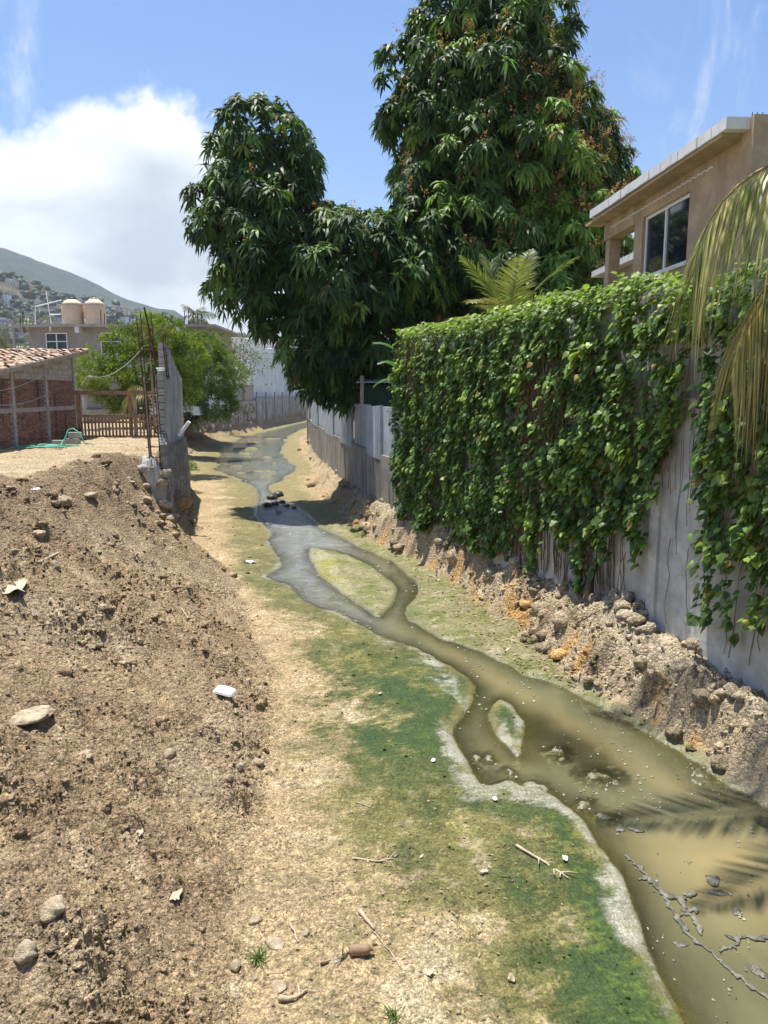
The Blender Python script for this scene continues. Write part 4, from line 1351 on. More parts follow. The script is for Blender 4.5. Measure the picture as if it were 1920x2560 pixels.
# weathered slab below, down to the stream bed
rt = thing('retaining_wall', 'dark weathered retaining slab dropping from the block wall to the stream', 'wall', (-5.95, 21.6, .0))
nseg = 30
ring = []
QA, QB = Vector((-5.93, 21.35)), Vector((-7.45, 29.6))
dq = (QB - QA).normalized(); nq = Vector((-dq.y, dq.x)); 
if nq.x > 0: nq = -nq
vs = []; fs = []
NZ = 16
for i in range(nseg + 1):
    s_ = i / nseg * (QB - QA).length
    for j in range(NZ + 1):
        k = j / NZ
        zt = float(np.interp(s_, [0, .25, .6, 1.2, 2, 8.4], [2.75, 3.0, 3.05, 2.75, 2.6, 2.5]))
        zz = -.1 + (zt + .1) * k
        off = .05 * perlin(np.array([s_ * 2.3]), np.array([zz * 1.2]), 5)[0] + .02 * perlin(np.array([s_ * 9]), np.array([zz * 4]), 6)[0]
        q = QA + dq * s_ + nq * (off + .10 * k)
        vs.append((q.x, q.y, zz))
for i in range(nseg):
    for j in range(NZ):
        a = i * (NZ + 1) + j; fs.append((a, a + NZ + 1, a + NZ + 2, a + 1))
nb = len(vs)
for i in range(nseg + 1):
    for j in (0, NZ):
        v = Vector(vs[i * (NZ + 1) + j]); vs.append((v.x + nq.x * .2, v.y + nq.y * .2 + (.04 if i == 0 else 0), v.z))
for i in range(nseg):
    a = i * (NZ + 1) + NZ; fs.append((a, a + NZ + 1, nb + (i + 1) * 2 + 1, nb + i * 2 + 1))
for j in range(NZ):
    pass
fs.append(tuple(range(NZ + 1)) + (nb + 1, nb))
fs = [f[::-1] for f in fs]
MB().add(vs, fs).part('slab', M_DARKWALL, rt)
for k in range(3):
    z = random.uniform(.4, 2.3); s_ = random.uniform(.2, 3)
    q = QA + dq * s_ - nq * .03
    MB().bbox(q.x - .06, q.x + .10, q.y - .08, q.y + .08, z, z + .1, .02).part('stone_stub', M_BLOCK, rt)
MB().tube([(-5.95, 22.4, 2.95), (-5.62, 22.35, 3.35)], .05, 8).part('drain_pipe', M_WHITEP, rt)


# ------------------------------------------------------------------ stones (lumpy meshes)
def ico(sub):
    import bmesh
    bm = bmesh.new(); bmesh.ops.create_icosphere(bm, subdivisions=sub, radius=1.)
    v = np.array([tuple(p.co) for p in bm.verts]); f = np.array([[q.index for q in p.verts] for p in bm.faces]); bm.free()
    return v, f


ICO1, ICO2, ICO3 = ico(1), ico(2), ico(3)


def lump(rad, seed, sub=2, amp=.28, flat=(1, 1, .7)):
    v, f = (ICO1, ICO2, ICO3)[sub - 1]
    k = fbm(v[:, 0] * 1.1 + seed * 3.1 + v[:, 2], v[:, 1] * 1.1 + v[:, 2] * .8 - seed, 3, 500 + seed)
    w = v * (1 + amp * 1.6 * k)[:, None]
    # knock flat facets
    r = np.random.default_rng(seed + 50)
    for _ in range(4):
        d = unit(r.normal(size=3)); h = r.uniform(.55, .85)
        e = w @ d
        w = w - d[None] * np.maximum(e - h, 0)[:, None]
    return w * np.array(flat) * rad, f


def stone(x, y, rad, label, seed, name='stone', mat=None, sub=2, flat=(1, 1, .7), z=None, group=None, cat='stone', amp=.28, sink=.3):
    v, f = lump(rad, seed, sub, amp, flat)
    a = seed * 1.3; c_, s_ = math.cos(a), math.sin(a)
    v = v @ np.array([[c_, s_, 0], [-s_, c_, 0], [0, 0, 1]])
    zz = (zat(x, y) if z is None else z) + rad * flat[2] * (1 - sink * 2)
    me = mesh_np(name, v, tris=f, smooth=sub > 2)
    o = obj(name, me, mat or M_STONE)
    o.location = (x, y, zz); ORIG[o] = Vector((x, y, zz))
    return tag(o, label, cat, group)


# concrete rubble footing under the block wall end
ft = thing('rubble_footing', 'broken whitish rubble footing under the end of the block wall', 'footing', (-6.5, 21.2, 1.2))
v, f = lump(1., 71, 3, .3, (.55, .62, 1.25))
obj('concrete_mass', mesh_np('concrete_mass', v + np.array((.0, .35, .02)), tris=f), M_BLOCK, ft)
for k in range(26):
    x = random.uniform(-.55, .6); z = random.uniform(-.9, .95)
    v, f = lump(random.uniform(.07, .2), 80 + k, 2, .55, (1.1, .8, .7))
    y = -.15 + .35 * abs(z - .9) * -.2 + random.uniform(-.12, .05) - .12 * (.9 - z)
    obj('rubble_stone', mesh_np('rubble_stone', v + np.array((x, y, z)), tris=f), M_STONE if k % 3 else M_BLOCK, ft)

# ------------------------------------------------------------------ brick house in the yard
YZ = 2.4
bh = thing('brick_house', 'low red brick house with pale block gable and clay tile roof', 'house', (-12.1, 27, YZ))
BX = -12.1


def roof_z(y):
    return 4.72 + (y - 22.6) * .135


MB().box(BX - .16, BX - .012, 22.0, 30.6, 2.2, 4.6).part('mortar_core', M_MORTAR, bh)
mb = MB(); mb.hexa([(BX - .16, 22, 4.601), (BX - .012, 22, 4.601), (BX - .012, 30.6, 4.601), (BX - .16, 30.6, 4.601), (BX - .16, 22, 4.62), (BX - .012, 22, 4.62), (BX - .012, 30.6, roof_z(30.6) - .12), (BX - .16, 30.6, roof_z(30.6) - .12)])
mb.part('gable_core', M_MORTAR, bh)
MB().box(BX - 6, BX - .16, 30.42, 30.6, 2.2, 5.6).part('end_wall', M_MORTAR, bh)
POSTS = [23.6, 25.35, 27.9, 30.45]


def brickwork():
    V = []; T = []; C = []
    box = np.array([(0, 0, 0), (1, 0, 0), (1, 1, 0), (0, 1, 0), (0, 0, 1), (1, 0, 1), (1, 1, 1), (0, 1, 1)], float)
    bf = np.array([(4, 5, 6), (4, 6, 7), (0, 1, 5), (0, 5, 4), (1, 2, 6), (1, 6, 5), (2, 3, 7), (2, 7, 6), (3, 0, 4), (3, 4, 7)])
    nb = 0
    for r_ in range(29):
        z = 2.36 + r_ * .078
        if 3.50 < z < 3.66: continue
        y = 22.0 + (r_ % 2) * .12
        while y < 30.4:
            if not any(abs(y + .11 - p) < .17 for p in POSTS):
                pr = random.uniform(-.006, .01)
                V.append(box * np.array((.05 + pr, .215, .064)) + np.array((BX - .045, y, z))); T.append(bf + nb * 8)
                k = random.uniform(.65, 1.25); g = random.random()
                c = np.array((.30, .13, .075)) * (1 - g * .4) + np.array((.24, .15, .11)) * g * .4
                C.append(np.tile(c * k, (8, 1))); nb += 1
            y += .232
    org = np.array(ORIG[bh])
    o = obj('brickwork', mesh_np('brickwork', np.concatenate(V) - org, tris=np.concatenate(T), cols={'tint': np.concatenate(C)}), M_BRICK, bh)
    o['kind'] = 'stuff'


brickwork()
for yp in POSTS:
    MB().box(BX - .14, BX + .03, yp - .085, yp + .085, 2.3, (4.615 if yp < 23.7 else roof_z(yp) - .16)).part('post', M_CONC, bh)
for i in range(len(POSTS) - 1):
    MB().box(BX - .1, BX + .012, POSTS[i] + .09, POSTS[i + 1] - .09, 3.52, 3.665).part('tie_beam', M_CONC, bh)
r_ = 0
z = 4.64
while z < 5.6:
    y = 22.8 + (r_ % 2) * .2
    while y < 30.1:
        if z + .19 < roof_z(y) - .16 and not any(p - .085 - .37 < y < p + .085 for p in POSTS):
            MB().box(BX - .05, BX + .004 + random.uniform(0, .008), y, y + .375, z, z + .182).part('block', M_BLOCK, bh)
        y += .40
    z += .2; r_ += 1
rf = MB()
rf.hexa([(BX - 6, 22.3, roof_z(22.3) - .12), (BX + .42, 22.3, roof_z(22.3) - .12), (BX + .42, 30.9, roof_z(30.9) - .12), (BX - 6, 30.9, roof_z(30.9) - .12),
         (BX - 6, 22.3, roof_z(22.3) - .06), (BX + .42, 22.3, roof_z(22.3) - .06), (BX + .42, 30.9, roof_z(30.9) - .06), (BX - 6, 30.9, roof_z(30.9) - .06)])
rf = rf.part('roof', M_GREYWOOD, bh)
MB().hexa([(BX + .425, 22.3, roof_z(22.3) - .16), (BX + .455, 22.3, roof_z(22.3) - .16), (BX + .455, 30.9, roof_z(30.9) - .16), (BX + .425, 30.9, roof_z(30.9) - .16),
           (BX + .425, 22.3, roof_z(22.3) - .02), (BX + .455, 22.3, roof_z(22.3) - .02), (BX + .455, 30.9, roof_z(30.9) - .02), (BX + .425, 30.9, roof_z(30.9) - .02)]).part('verge_board', M_GREYWOOD, bh)


def tile_mesh(seed):
    rr = random.Random(seed); vs = []; fs = []; n = 6; L_ = .46
    for k, (yy, r0) in enumerate(((0, .125), (L_, .105))):
        for t_ in (0, .014):
            for i in range(n + 1):
                a = math.pi * i / n
                vs.append((-(r0 - t_) * math.cos(a), yy, (r0 - t_) * math.sin(a) * .75))
    m = n + 1
    for i in range(n):
        fs += [(i, i + 1, 2 * m + i + 1, 2 * m + i), (m + i + 1, m + i, 3 * m + i, 3 * m + i + 1), (i + 1, i, m + i, m + i + 1), (2 * m + i, 2 * m + i + 1, 3 * m + i + 1, 3 * m + i)]
    fs += [(0, 2 * m, 3 * m, m), (n, m + n, 3 * m + n, 2 * m + n)]
    me = bpy.data.meshes.new('roof_tile'); me.from_pydata(vs, [], fs); me.update()
    return me


TM = []
for i, mt in enumerate((M_TILE, M_TILE2, M_TILE3, M_TILE2)):
    me = tile_mesh(i); me.materials.append(mt); TM.append(me)
th_slope = math.atan(.135)
cnt = 0
for cx in range(19):
    for ry in range(23):
        x = BX + .30 - cx * .245; y = 22.25 + ry * .375
        if x < -.53 * y - .6 or cnt >= 296: continue
        o = bpy.data.objects.new('roof_tile', random.choice(TM)); COL.objects.link(o); o.parent = rf
        o.location = Vector((x + random.uniform(-.03, .03), y + random.uniform(-.05, .05), roof_z(y) - .045 + random.uniform(0, .035))) - ORIG[bh]
        o.rotation_euler = (th_slope - .05 + random.uniform(-.05, .06), random.uniform(-.12, .12), random.uniform(-.13, .13))
        cnt += 1
# ceramic pot of a pipe on the eave and overhead cables
MB().tube([(-11.85, 23.0, 4.88), (-11.95, 23.4, 4.92)], .09, 10).part('clay_pipe', M_TILE, bh)


def cable(pts, sag, r, label, n=14):
    mb = MB(); a, b = Vector(pts[0]), Vector(pts[1])
    mb.tube([a.lerp(b, i / n) - Vector((0, 0, sag * 4 * (i / n) * (1 - i / n))) for i in range(n + 1)], r, 5)
    mb.solo('cable', M_WIRE, True, label=label, cat='cable', group='cables strung across the yard')


cable([(-6.55, 21.5, 5.45), (-11.9, 31.5, 4.85)], .35, .013, 'pale cable sagging from the rebar column into the feathery tree')
cable([(-11.95, 23.2, 4.2), (-11.9, 27.8, 4.95)], .18, .014, 'thin cable looping along the brick house front below the eave')
cable([(-11.95, 22.6, 3.95), (-11.9, 27.6, 4.15)], .25, .014, 'thin cable slung across the brick house front at mid height')

# hose, blocks and weed at the foot of the brick wall
mb = MB(); pts = []
for i in range(60):
    a = i * .42; rr = .42 + .1 * math.sin(i * .9)
    x = -11.0 + rr * 1.5 * math.cos(a) * (1 + .2 * math.sin(i * .3)) + (.9 if i > 52 else 0) * (i - 52) / 8; y = 24.6 + rr * math.sin(a)
    pts.append((x, y, 2.46 + .015 * (i % 5)))
pts += [(-10.45, 24.9, 2.5), (-10.35, 25.1, 2.75), (-10.3, 25.2, 2.98), (-10.15, 25.25, 3.02), (-9.95, 25.2, 2.9), (-9.75, 25.1, 2.55), (-9.4, 25.3, 2.47), (-8.9, 26.2, 2.47)]
mb.tube(pts, .022, 6); mb.solo('garden_hose', M_HOSE, True, label='coiled green hose lying on the sand by the brick house', cat='hose')
BLK = []
for i, (x, y, zz, rz, lb) in enumerate([(-10.75, 25.5, 0, .2, 'grey concrete block nearest the brick wall in the hose pile'), (-10.25, 25.45, 0, -.1, 'grey concrete block flat on the sand beside the hose loop'), (-10.2, 25.5, .2, .15, 'grey concrete block lying on top of another by the hose')]):
    Mx = Matrix.Translation((x, y, zat(x, y, False) + zz + .0)) @ Matrix.Rotation(rz, 4, 'Z')
    mb = MB(Mx); mb.bbox(-.2, .2, -.1, .1, 0, .19, .012)
    mb.solo('concrete_block', M_BLOCK, label=lb, cat='block', group='loose blocks by the hose')


def bush(x, y, z, rx, rz, n, label, col, leaf=.1, name='bush', cat='bush', mat=None, ry=None):
    t = thing(name, label, cat, (x, y, z))
    d = rand_dirs(n); d[:, 2] = np.abs(d[:, 2])
    rr = RNG.random(n) ** .4
    P = d * rr[:, None] * np.array((rx, ry or rx, rz))
    V, T = leaf_batch(P, unit(d + RNG.normal(size=(n, 3)) * .5), unit(d + np.array((0, 0, 1.)) + RNG.normal(size=(n, 3)) * .4), leaf * RNG.uniform(.6, 1.3, n), leaf * .5 * RNG.uniform(.6, 1.2, n), RNG.uniform(0, .6, n))
    c = np.array(col) * RNG.uniform(.6, 1.4, (n, 1))
    obj('foliage', mesh_np('foliage', V, tris=T, cols={'tint': np.repeat(c, 6, 0)}), mat or M_IVY, t)
    mb = MB()
    for k in range(5):
        mb.tube([(x, y, z - .05), (x + random.uniform(-.5, .5) * rx, y + random.uniform(-.5, .5) * rx, z + rz * .7)], [.015, .005], 4)
    mb.part('stems', M_STEM, t)
    return t


bush(-11.55, 29.0, 2.42, .28, .45, 260, 'small dark bush at the foot of the gate post', (.045, .075, .02), .12)
bush(-8.2, 31.6, 1.0, .55, .5, 900, 'light green weeds growing past the end of the block wall', (.13, .18, .03), .10, 'weed_clump', 'weeds')
bush(-13.3, 31.3, 4.9, .9, .9, 900, 'dry olive bush showing above the tile roof', (.12, .13, .05), .12)
bush(-16.3, 33.0, 4.4, 1.3, 1.5, 1100, 'dark bush above the tile roof near the red capped wall', (.06, .08, .03), .14)

# ------------------------------------------------------------------ gate
gt = thing('wooden_gate', 'low reddish brown picket gate in a timber frame', 'gate', (-10.5, 29.6, YZ))
GY = 29.6
for x, h, w in ((-11.62, 1.86, .16), (-8.02, 1.75, .14)):
    MB().box(x - w / 2, x + w / 2, GY - .07, GY + .07, 2.3, YZ + h).part('post', M_WOOD, gt)
MB().box(-11.8, -7.9, GY - .10, GY + .04, YZ + 1.70, YZ + 1.84).part('top_bar', M_WOOD, gt)
for x, m_ in ((-9.72, M_WOOD), (-9.54, M_GREYWOOD)):
    MB().box(x - .06, x + .06, GY + .08, GY + .18, 2.3, YZ + 1.76).part('centre_post', m_, gt)
for a, b in ((-11.5, -9.68), (-9.62, -8.1)):
    for zz in (.08, .62, .86):
        MB().box(a, b, GY - .02, GY + .03, YZ + zz, YZ + zz + .075).part('rail', M_WOOD, gt)
k = 0
x = -11.46
while x < -8.12:
    if abs(x + 9.65) > .05:
        MB().bbox(x, x + .072, GY - .045, GY - .022, YZ + .05, YZ + .95 + random.uniform(-.02, .02), .006).part('picket', M_WOOD, gt)
    x += .132
# red hand cart and bicycle behind the gate
ct = thing('red_handcart', 'red hand cart with a hooped handle behind the gate', 'cart', (-8.9, 32.2, YZ))
MB().hexa([(-9.3, 31.9, 2.78), (-8.5, 31.9, 2.78), (-8.5, 32.6, 2.78), (-9.3, 32.6, 2.78), (-9.42, 31.8, 3.12), (-8.4, 31.8, 3.12), (-8.4, 32.7, 3.12), (-9.42, 32.7, 3.12)]).part('tray', M_RED, ct)
MB().tube([(-9.1 + .5 * (1 - math.cos(math.pi * i / 10)), 31.85, 3.1 + .38 * math.sin(math.pi * i / 10)) for i in range(11)], .022, 6).part('handle', M_BLACK, ct)
for xx in (-9.2, -8.6):
    mb = MB(); c_ = Vector((xx, 31.85, 2.65)); mb.tube([c_ + Vector((.22 * math.cos(i * math.pi / 8), 0, .22 * math.sin(i * math.pi / 8))) for i in range(17)], .035, 6, False); mb.part('wheel', M_RUBBER, ct)
for xx in (-9.25, -8.55):
    MB().tube([(xx, 32.5, 2.8), (xx, 32.55, 2.42)], .02, 5).part('leg', M_BLACK, ct)

# ------------------------------------------------------------------ grey two-storey building behind the yard
gb = thing('grey_building', 'unpainted grey upper storey over a white ground floor with two water tanks on top', 'building', (-20, 56, YZ))
gx0, gx1, gy = -25.2, -12.6, 56.
mb = MB()
wins = [(-24.1, -22.55), (-20.2, -18.7)]
zz0, zz1, zt = 6.85, 8.35, 8.72
xs = [gx0, wins[0][0], wins[0][1], wins[1][0], wins[1][1], gx1]
mb.box(gx0, gx1, gy, gy + .2, 5.35, zz0); mb.box(gx0, gx1, gy, gy + .2, zz1, zt)
for a, b in ((xs[0], xs[1]), (xs[2], xs[3]), (xs[4], xs[5])): mb.box(a, b, gy, gy + .2, zz0, zz1)
mb.box(gx0, gx0 + .2, gy + .2, gy + 9, 5.35, zt); mb.box(gx1 - .2, gx1, gy + .2, gy + 9, 5.35, zt); mb.box(gx0 + .2, gx1 - .2, gy + 8.8, gy + 9, 5.35, zt)
mb.part('upper_wall', M_GREYB, gb)
MB().box(gx0 + .3, gx1 - .3, gy + .21, gy + .3, 5.4, 8.65).part('dark_interior', M_BLACK, gb)
MB().box(gx0 - .9, gx1 + .8, gy - .75, gy + 9.5, zt, zt + .17).part('roof_slab', M_CONC, gb)
MB().box(gx0 - .4, gx1 + .3, gy - .6, gy + 9, 5.18, 5.349).part('floor_slab', M_WHITEB, gb)
MB().box(gx0, gx1, gy + .05, gy + 9, 2.3, 5.179).part('lower_wall', M_WHITEB, gb)
MB().box(gx0 - .3, gx1 + 1, gy - 1.6, gy - .9, 2.2, 3.0).part('garden_kerb', M_CONC, gb)
MB().box(gx0 - .5, gx0 - .22, gy - .5, gy - .1, zt - .45, zt - .002).part('corbel', M_CONC, gb)
MB().box(-21.7, -21.4, gy - .7, gy - .002, zt - .4, zt - .002).part('corbel', M_ROOFW, gb)
MB().box(-14.6, -14.3, gy - .7, gy - .002, zt - .4, zt - .002).part('corbel', M_ROOFW, gb)
MB().tube([(-23.4, gy - .7, zt), (-23.4, gy - .72, zt - .3)], .05, 6).part('rain_spout', M_WHITEP, gb)
for a, b in wins:
    f_ = MB(); t_ = .07
    f_.box(a, a + t_, gy + .03, gy + .1, zz0, zz1).box(b - t_, b, gy + .03, gy + .1, zz0, zz1).box(a + t_, b - t_, gy + .03, gy + .1, zz0, zz0 + t_).box(a + t_, b - t_, gy + .03, gy + .1, zz1 - t_, zz1)
    m_ = (a + b) / 2; zm = zz0 + (zz1 - zz0) * .6
    f_.box(m_ - .035, m_ + .035, gy + .035, gy + .095, zz0 + t_, zz1 - t_).box(a + t_, b - t_, gy + .04, gy + .09, zm - .03, zm + .03)
    w_ = f_.part('window', M_FRAME, gb)
    for p0, p1 in ((a + t_, m_ - .035), (m_ + .035, b - t_)):
        for q0, q1 in ((zz0 + t_, zm - .03), (zm + .03, zz1 - t_)):
            MB().box(p0, p1, gy + .06, gy + .07, q0, q1).part('pane', M_GLASS, w_)
MB().box(-19.0, -17.6, gy + .0, gy + .045, 3.1, 4.3).part('door_opening', M_BLACK, gb)
MB().box(-18.0, -16.5, gy - .4, gy + .0, 4.9, 4.98).part('awning', M_TIN, gb)
for i, (tx, lid, lb) in enumerate([(-22.55, M_BLACK, 'beige water tank with a black lid, beside the antenna on the grey roof'), (-20.95, M_TANKTOP, 'beige water tank with a cream knob lid on the grey roof')]):
    t = thing('water_tank', lb, 'tank', (tx, 57.3, zt + .17), 'beige water tanks on the grey roof')
    MB().lathe([(.74, 0), (.76, .06), (.76, .5), (.74, .53), (.76, .56), (.76, 1.45), (.74, 1.5)], (tx, 57.3, zt + .17), 28).part('body', M_TANK, t, True)
    MB().lathe([(.77, 1.5), (.62, 1.68), (.36, 1.88), (.30, 1.92)], (tx, 57.3, zt + .17), 28).part('shoulder', M_TANKTOP, t, True)
    MB().lathe([(.30, 1.92), (.31, 1.99), (.05 if i else .28, 2.02), (.04 if i else .1, 2.08)], (tx, 57.3, zt + .17), 20).part('lid', lid, t, True)
an = thing('roof_antenna', 'white pipe frame and mast beside the tanks on the grey roof', 'antenna', (-24.2, 57, zt + .17))
for a, b in (((-24.0, 57, zt), (-24.25, 57, zt + 2.6)), ((-25.2, 57, zt), (-25.1, 57, zt + 1.55)), ((-25.1, 57, zt + 1.55), (-23.2, 57, zt + 2.0)), ((-24.1, 57, zt + 1.0), (-23.3, 57, zt + 1.0))):
    MB().tube([a, b], .035, 6).part('pipe', M_WHITEP, an)
t = thing('roof_rebar', 'row of dark rebar stubs on the grey roof beside the tanks', 'rebar', (-20, 56, zt + .17))
for k, (xx, h) in enumerate(((-25.9, .9), (-25.7, 1.2), (-20.15, 1.25), (-19.9, 1.0), (-19.0, 1.1), (-14.2, 1.2), (-13.9, 1.35), (-13.6, 1.1), (-13.3, 1.3), (-13.0, 1.0))):
    MB().tube([(xx, 56.2, zt + .1), (xx + .03, 56.2, zt + h)], .03, 5).part('bar', M_RUST, t)

# white wall with red capping on the far left
rw = thing('red_capped_wall', 'white wall with a double red capping beside the grey building', 'wall', (-27, 50, YZ))
MB().box(-31, -22.9, 50, 50.25, 2.3, 6.35).part('wall', M_WHITEB, rw)
MB().box(-31, -22.8, 49.9, 50.35, 6.5, 6.8).part('cap', M_REDT, rw)
MB().box(-31, -22.85, 49.95, 50.3, 6.352, 6.498).part('band', M_ROOFW, rw)
MB().box(-31, -22.8, 49.9, 50.35, 6.802, 6.9).part('coping', M_ROOFW, rw)
t = thing('utility_pole', 'concrete utility pole with a crossarm left of the grey building', 'pole', (-28.2, 60, YZ))
MB().tube([(-28.2, 60, 2.3), (-28.2, 60, 9.6)], [.14, .1], 8).part('mast', M_CONC, t)
MB().box(-29.9, -26.6, 59.93, 60.07, 9.0, 9.14).part('crossarm', M_CONC, t)

# parked car seen through the gate
car = thing('parked_car', 'white car parked under the feathery tree behind the gate', 'car', (-13.3, 48, YZ))
def car_pt(l, w, z): return (-13.3 + l, 48 + w, YZ + z)
pf = [(-2.1, .35), (-2.05, .75), (-1.2, .92), (-.55, 1.38), (.75, 1.42), (1.45, .98), (2.05, .9), (2.12, .4)]
mb = MB(); n = len(pf)
for w in (-.8, .8): mb.v += [Vector(car_pt(l, w * (1 if z < 1 else .82), z)) for l, z in pf]
mb.f = [tuple(range(n))[::-1], tuple(range(n, 2 * n))] + [(i, (i + 1) % n, n + (i + 1) % n, n + i) for i in range(n)]
body = mb.part('body', M_CARW, car)
MB().hexa([car_pt(-1.05, -.815, .98), car_pt(1.3, -.815, .98), car_pt(1.3, -.79, .98), car_pt(-1.05, -.79, .98), car_pt(-.52, -.70, 1.33), car_pt(.72, -.70, 1.36), car_pt(.72, -.66, 1.36), car_pt(-.52, -.66, 1.33)]).part('side_window', M_GLASS, car)
for l in (-1.35, 1.35):
    for w in (-.72, .72):
        mb = MB(Matrix.Translation(car_pt(l, w, .31)) @ Matrix.Rotation(R(90), 4, 'X')); mb.lathe([(.12, -.1), (.31, -.1), (.32, 0), (.31, .1), (.12, .1)], n=18); mb.part('wheel', M_RUBBER, car)
MB().box(*(sorted((car_pt(-2.12, 0, 0)[0], car_pt(-2.06, 0, 0)[0]))), 47.35, 47.6, YZ + .62, YZ + .74).part('headlight', M_FRAME, car)

# ------------------------------------------------------------------ far side of the stream: stone wall, brick wall, plank fence, blue shed
FW = [(-16.6, 44), (-16, 61), (-14.3, 87)]
fw = thing('stone_retaining_wall', 'dark fieldstone retaining wall topped with grey brick past the feathery trees', 'wall', (-16, 61, .3))
MB().strip(FW, .3, [3.2, 3.2, 3.25], -.5).part('stone_base', M_MORTAR, fw)
for i in range(230):
    s_ = random.uniform(8, path_len(FW)); z = random.uniform(.4, 3.1)
    p, nr_, d = path_pt(FW, s_)
    v, f = lump(random.uniform(.22, .48), 200 + i, 1, .3, (.35, 1, .7))
    q = p - nr_ * .0
    o = obj('stone', mesh_np('stone', v + np.array((q.x - .02, q.y, z)) - np.array(ORIG[fw]), tris=f), M_STONEW, fw)
bk = [(p[0] - .25, p[1]) for p in FW]
for r_ in range(20):
    z = 3.25 + r_ * .085
    MB().strip([(p[0] + (.012 if r_ % 2 else 0), p[1]) for p in bk], z, z + .075, -.15).part('brick_course', M_GBRICK, fw)
MB().strip([(p[0] - .02, p[1]) for p in bk], 3.2, 4.93, -.1).part('mortar_core', M_MORTAR, fw)
for s_ in (20.0, 30.0, 38.0):
    p, nr_, d = path_pt(FW, s_)
    MB().box(p.x - .3, p.x + .02, p.y - .12, p.y + .12, .4, 4.98).part('pier', M_CONC, fw)

FP = [(-14.3, 87), (-12.2, 117), (-10.5, 138)]
pf_ = thing('plank_fence', 'weathered concrete plank fence with posts along the far bend', 'fence', (-13, 100, .3))
s_ = 0; i = 0
while s_ < path_len(FP) - .4:
    p, nr_, d = path_pt(FP, s_); q = p + d * .74
    MB().strip([(p.x + random.uniform(-.03, .03), p.y), (q.x + random.uniform(-.03, .03), q.y)], .3, 3.55 + random.uniform(-.08, .08), -.12).part('plank', M_PLANKC, pf_)
    if i % 6 == 0:
        MB().box(p.x - .02, p.x + .16, p.y - .16, p.y + .16, .3, 4.2).part('post', M_CONC, pf_)
    s_ += .8; i += 1
bs = thing('blue_sheet_wall', 'tall pale blue streaked sheet metal wall behind the plank fence', 'wall', (-14.5, 92, .3))
s_ = 0; FB = [(p[0] - .5, p[1]) for p in FP]
tops = lambda s: 8.9 + .35 * math.floor(s / 7) * .3
while s_ < path_len(FB) - .7:
    p, nr_, d = path_pt(FB, s_); q = p + d * 1.0; mid = p + d * .5
    MB().strip([(p.x, p.y), (mid.x + .05, mid.y), (q.x, q.y)], 2.0, [tops(s_)] * 3, -.05).part('sheet', M_BLUEM, bs)
    s_ += 1.02
t = thing('brick_chimney_pier', 'bare red brick pier standing behind the grey brick wall', 'pier', (-15.6, 80, 2.4))
MB().box(-16.3, -15.3, 79.5, 80.5, 2.3, 8.6).part('shaft', M_TILE, t)
t = thing('lilac_warehouse', 'long lilac white building with a stepped parapet beyond the trees', 'building', (-24, 112, YZ))
MB().box(-36, -15.2, 112, 130, 2.3, 11.6).part('wall', M_LILAC, t)
MB().box(-36.2, -15, 111.8, 130.2, 11.602, 11.9).part('parapet', M_ROOFW, t)
for xx in (-21.5, -18.2):
    MB().box(xx, xx + 1.3, 111.6, 111.99, 6.2, 9.8).part('pilaster', M_ROOFW, t)
t = thing('water_tank', 'cream domed water tank on the lilac white building', 'tank', (-26.2, 113.5, 11.9), 'cream tank beyond the trees')
MB().lathe([(1.25, 0), (1.25, 1.6), (1.2, 1.7)], (-26.2, 113.5, 11.9), 24).part('body', M_TANK, t, True)
MB().lathe([(1.28, 1.7), (1.0, 2.1), (.5, 2.45), (.3, 2.5)], (-26.2, 113.5, 11.9), 24).part('shoulder', M_TANKTOP, t, True)
t = thing('vent_pipe', 'white pipe standing beside the cream domed tank', 'pipe', (-28.3, 113, 11.9))
MB().tube([(-28.3, 113, 11.9), (-28.3, 113, 15.1)], .22, 8).part('stack', M_WHITEP, t)
t = thing('white_tank_block', 'white rooftop box above the blue sheet wall', 'block', (-16.5, 99, 8.8))
MB().bbox(-17.4, -15.2, 98, 100.5, 4, 10.8, .08).part('body', M_ROOFW, t)
for k, (xx, yy, hh) in enumerate(((-14.9, 104, 9.9), (-14.0, 110, 9.7))):
    t = thing('roof_box', ('small white rooftop box half hidden by the mango leaves', 'lowest white rooftop box at the end of the blue wall')[k], 'block', (xx, yy, 8))
    MB().bbox(xx - .8, xx + .8, yy, yy + 1.5, 4, hh, .06).part('body', M_ROOFW, t)


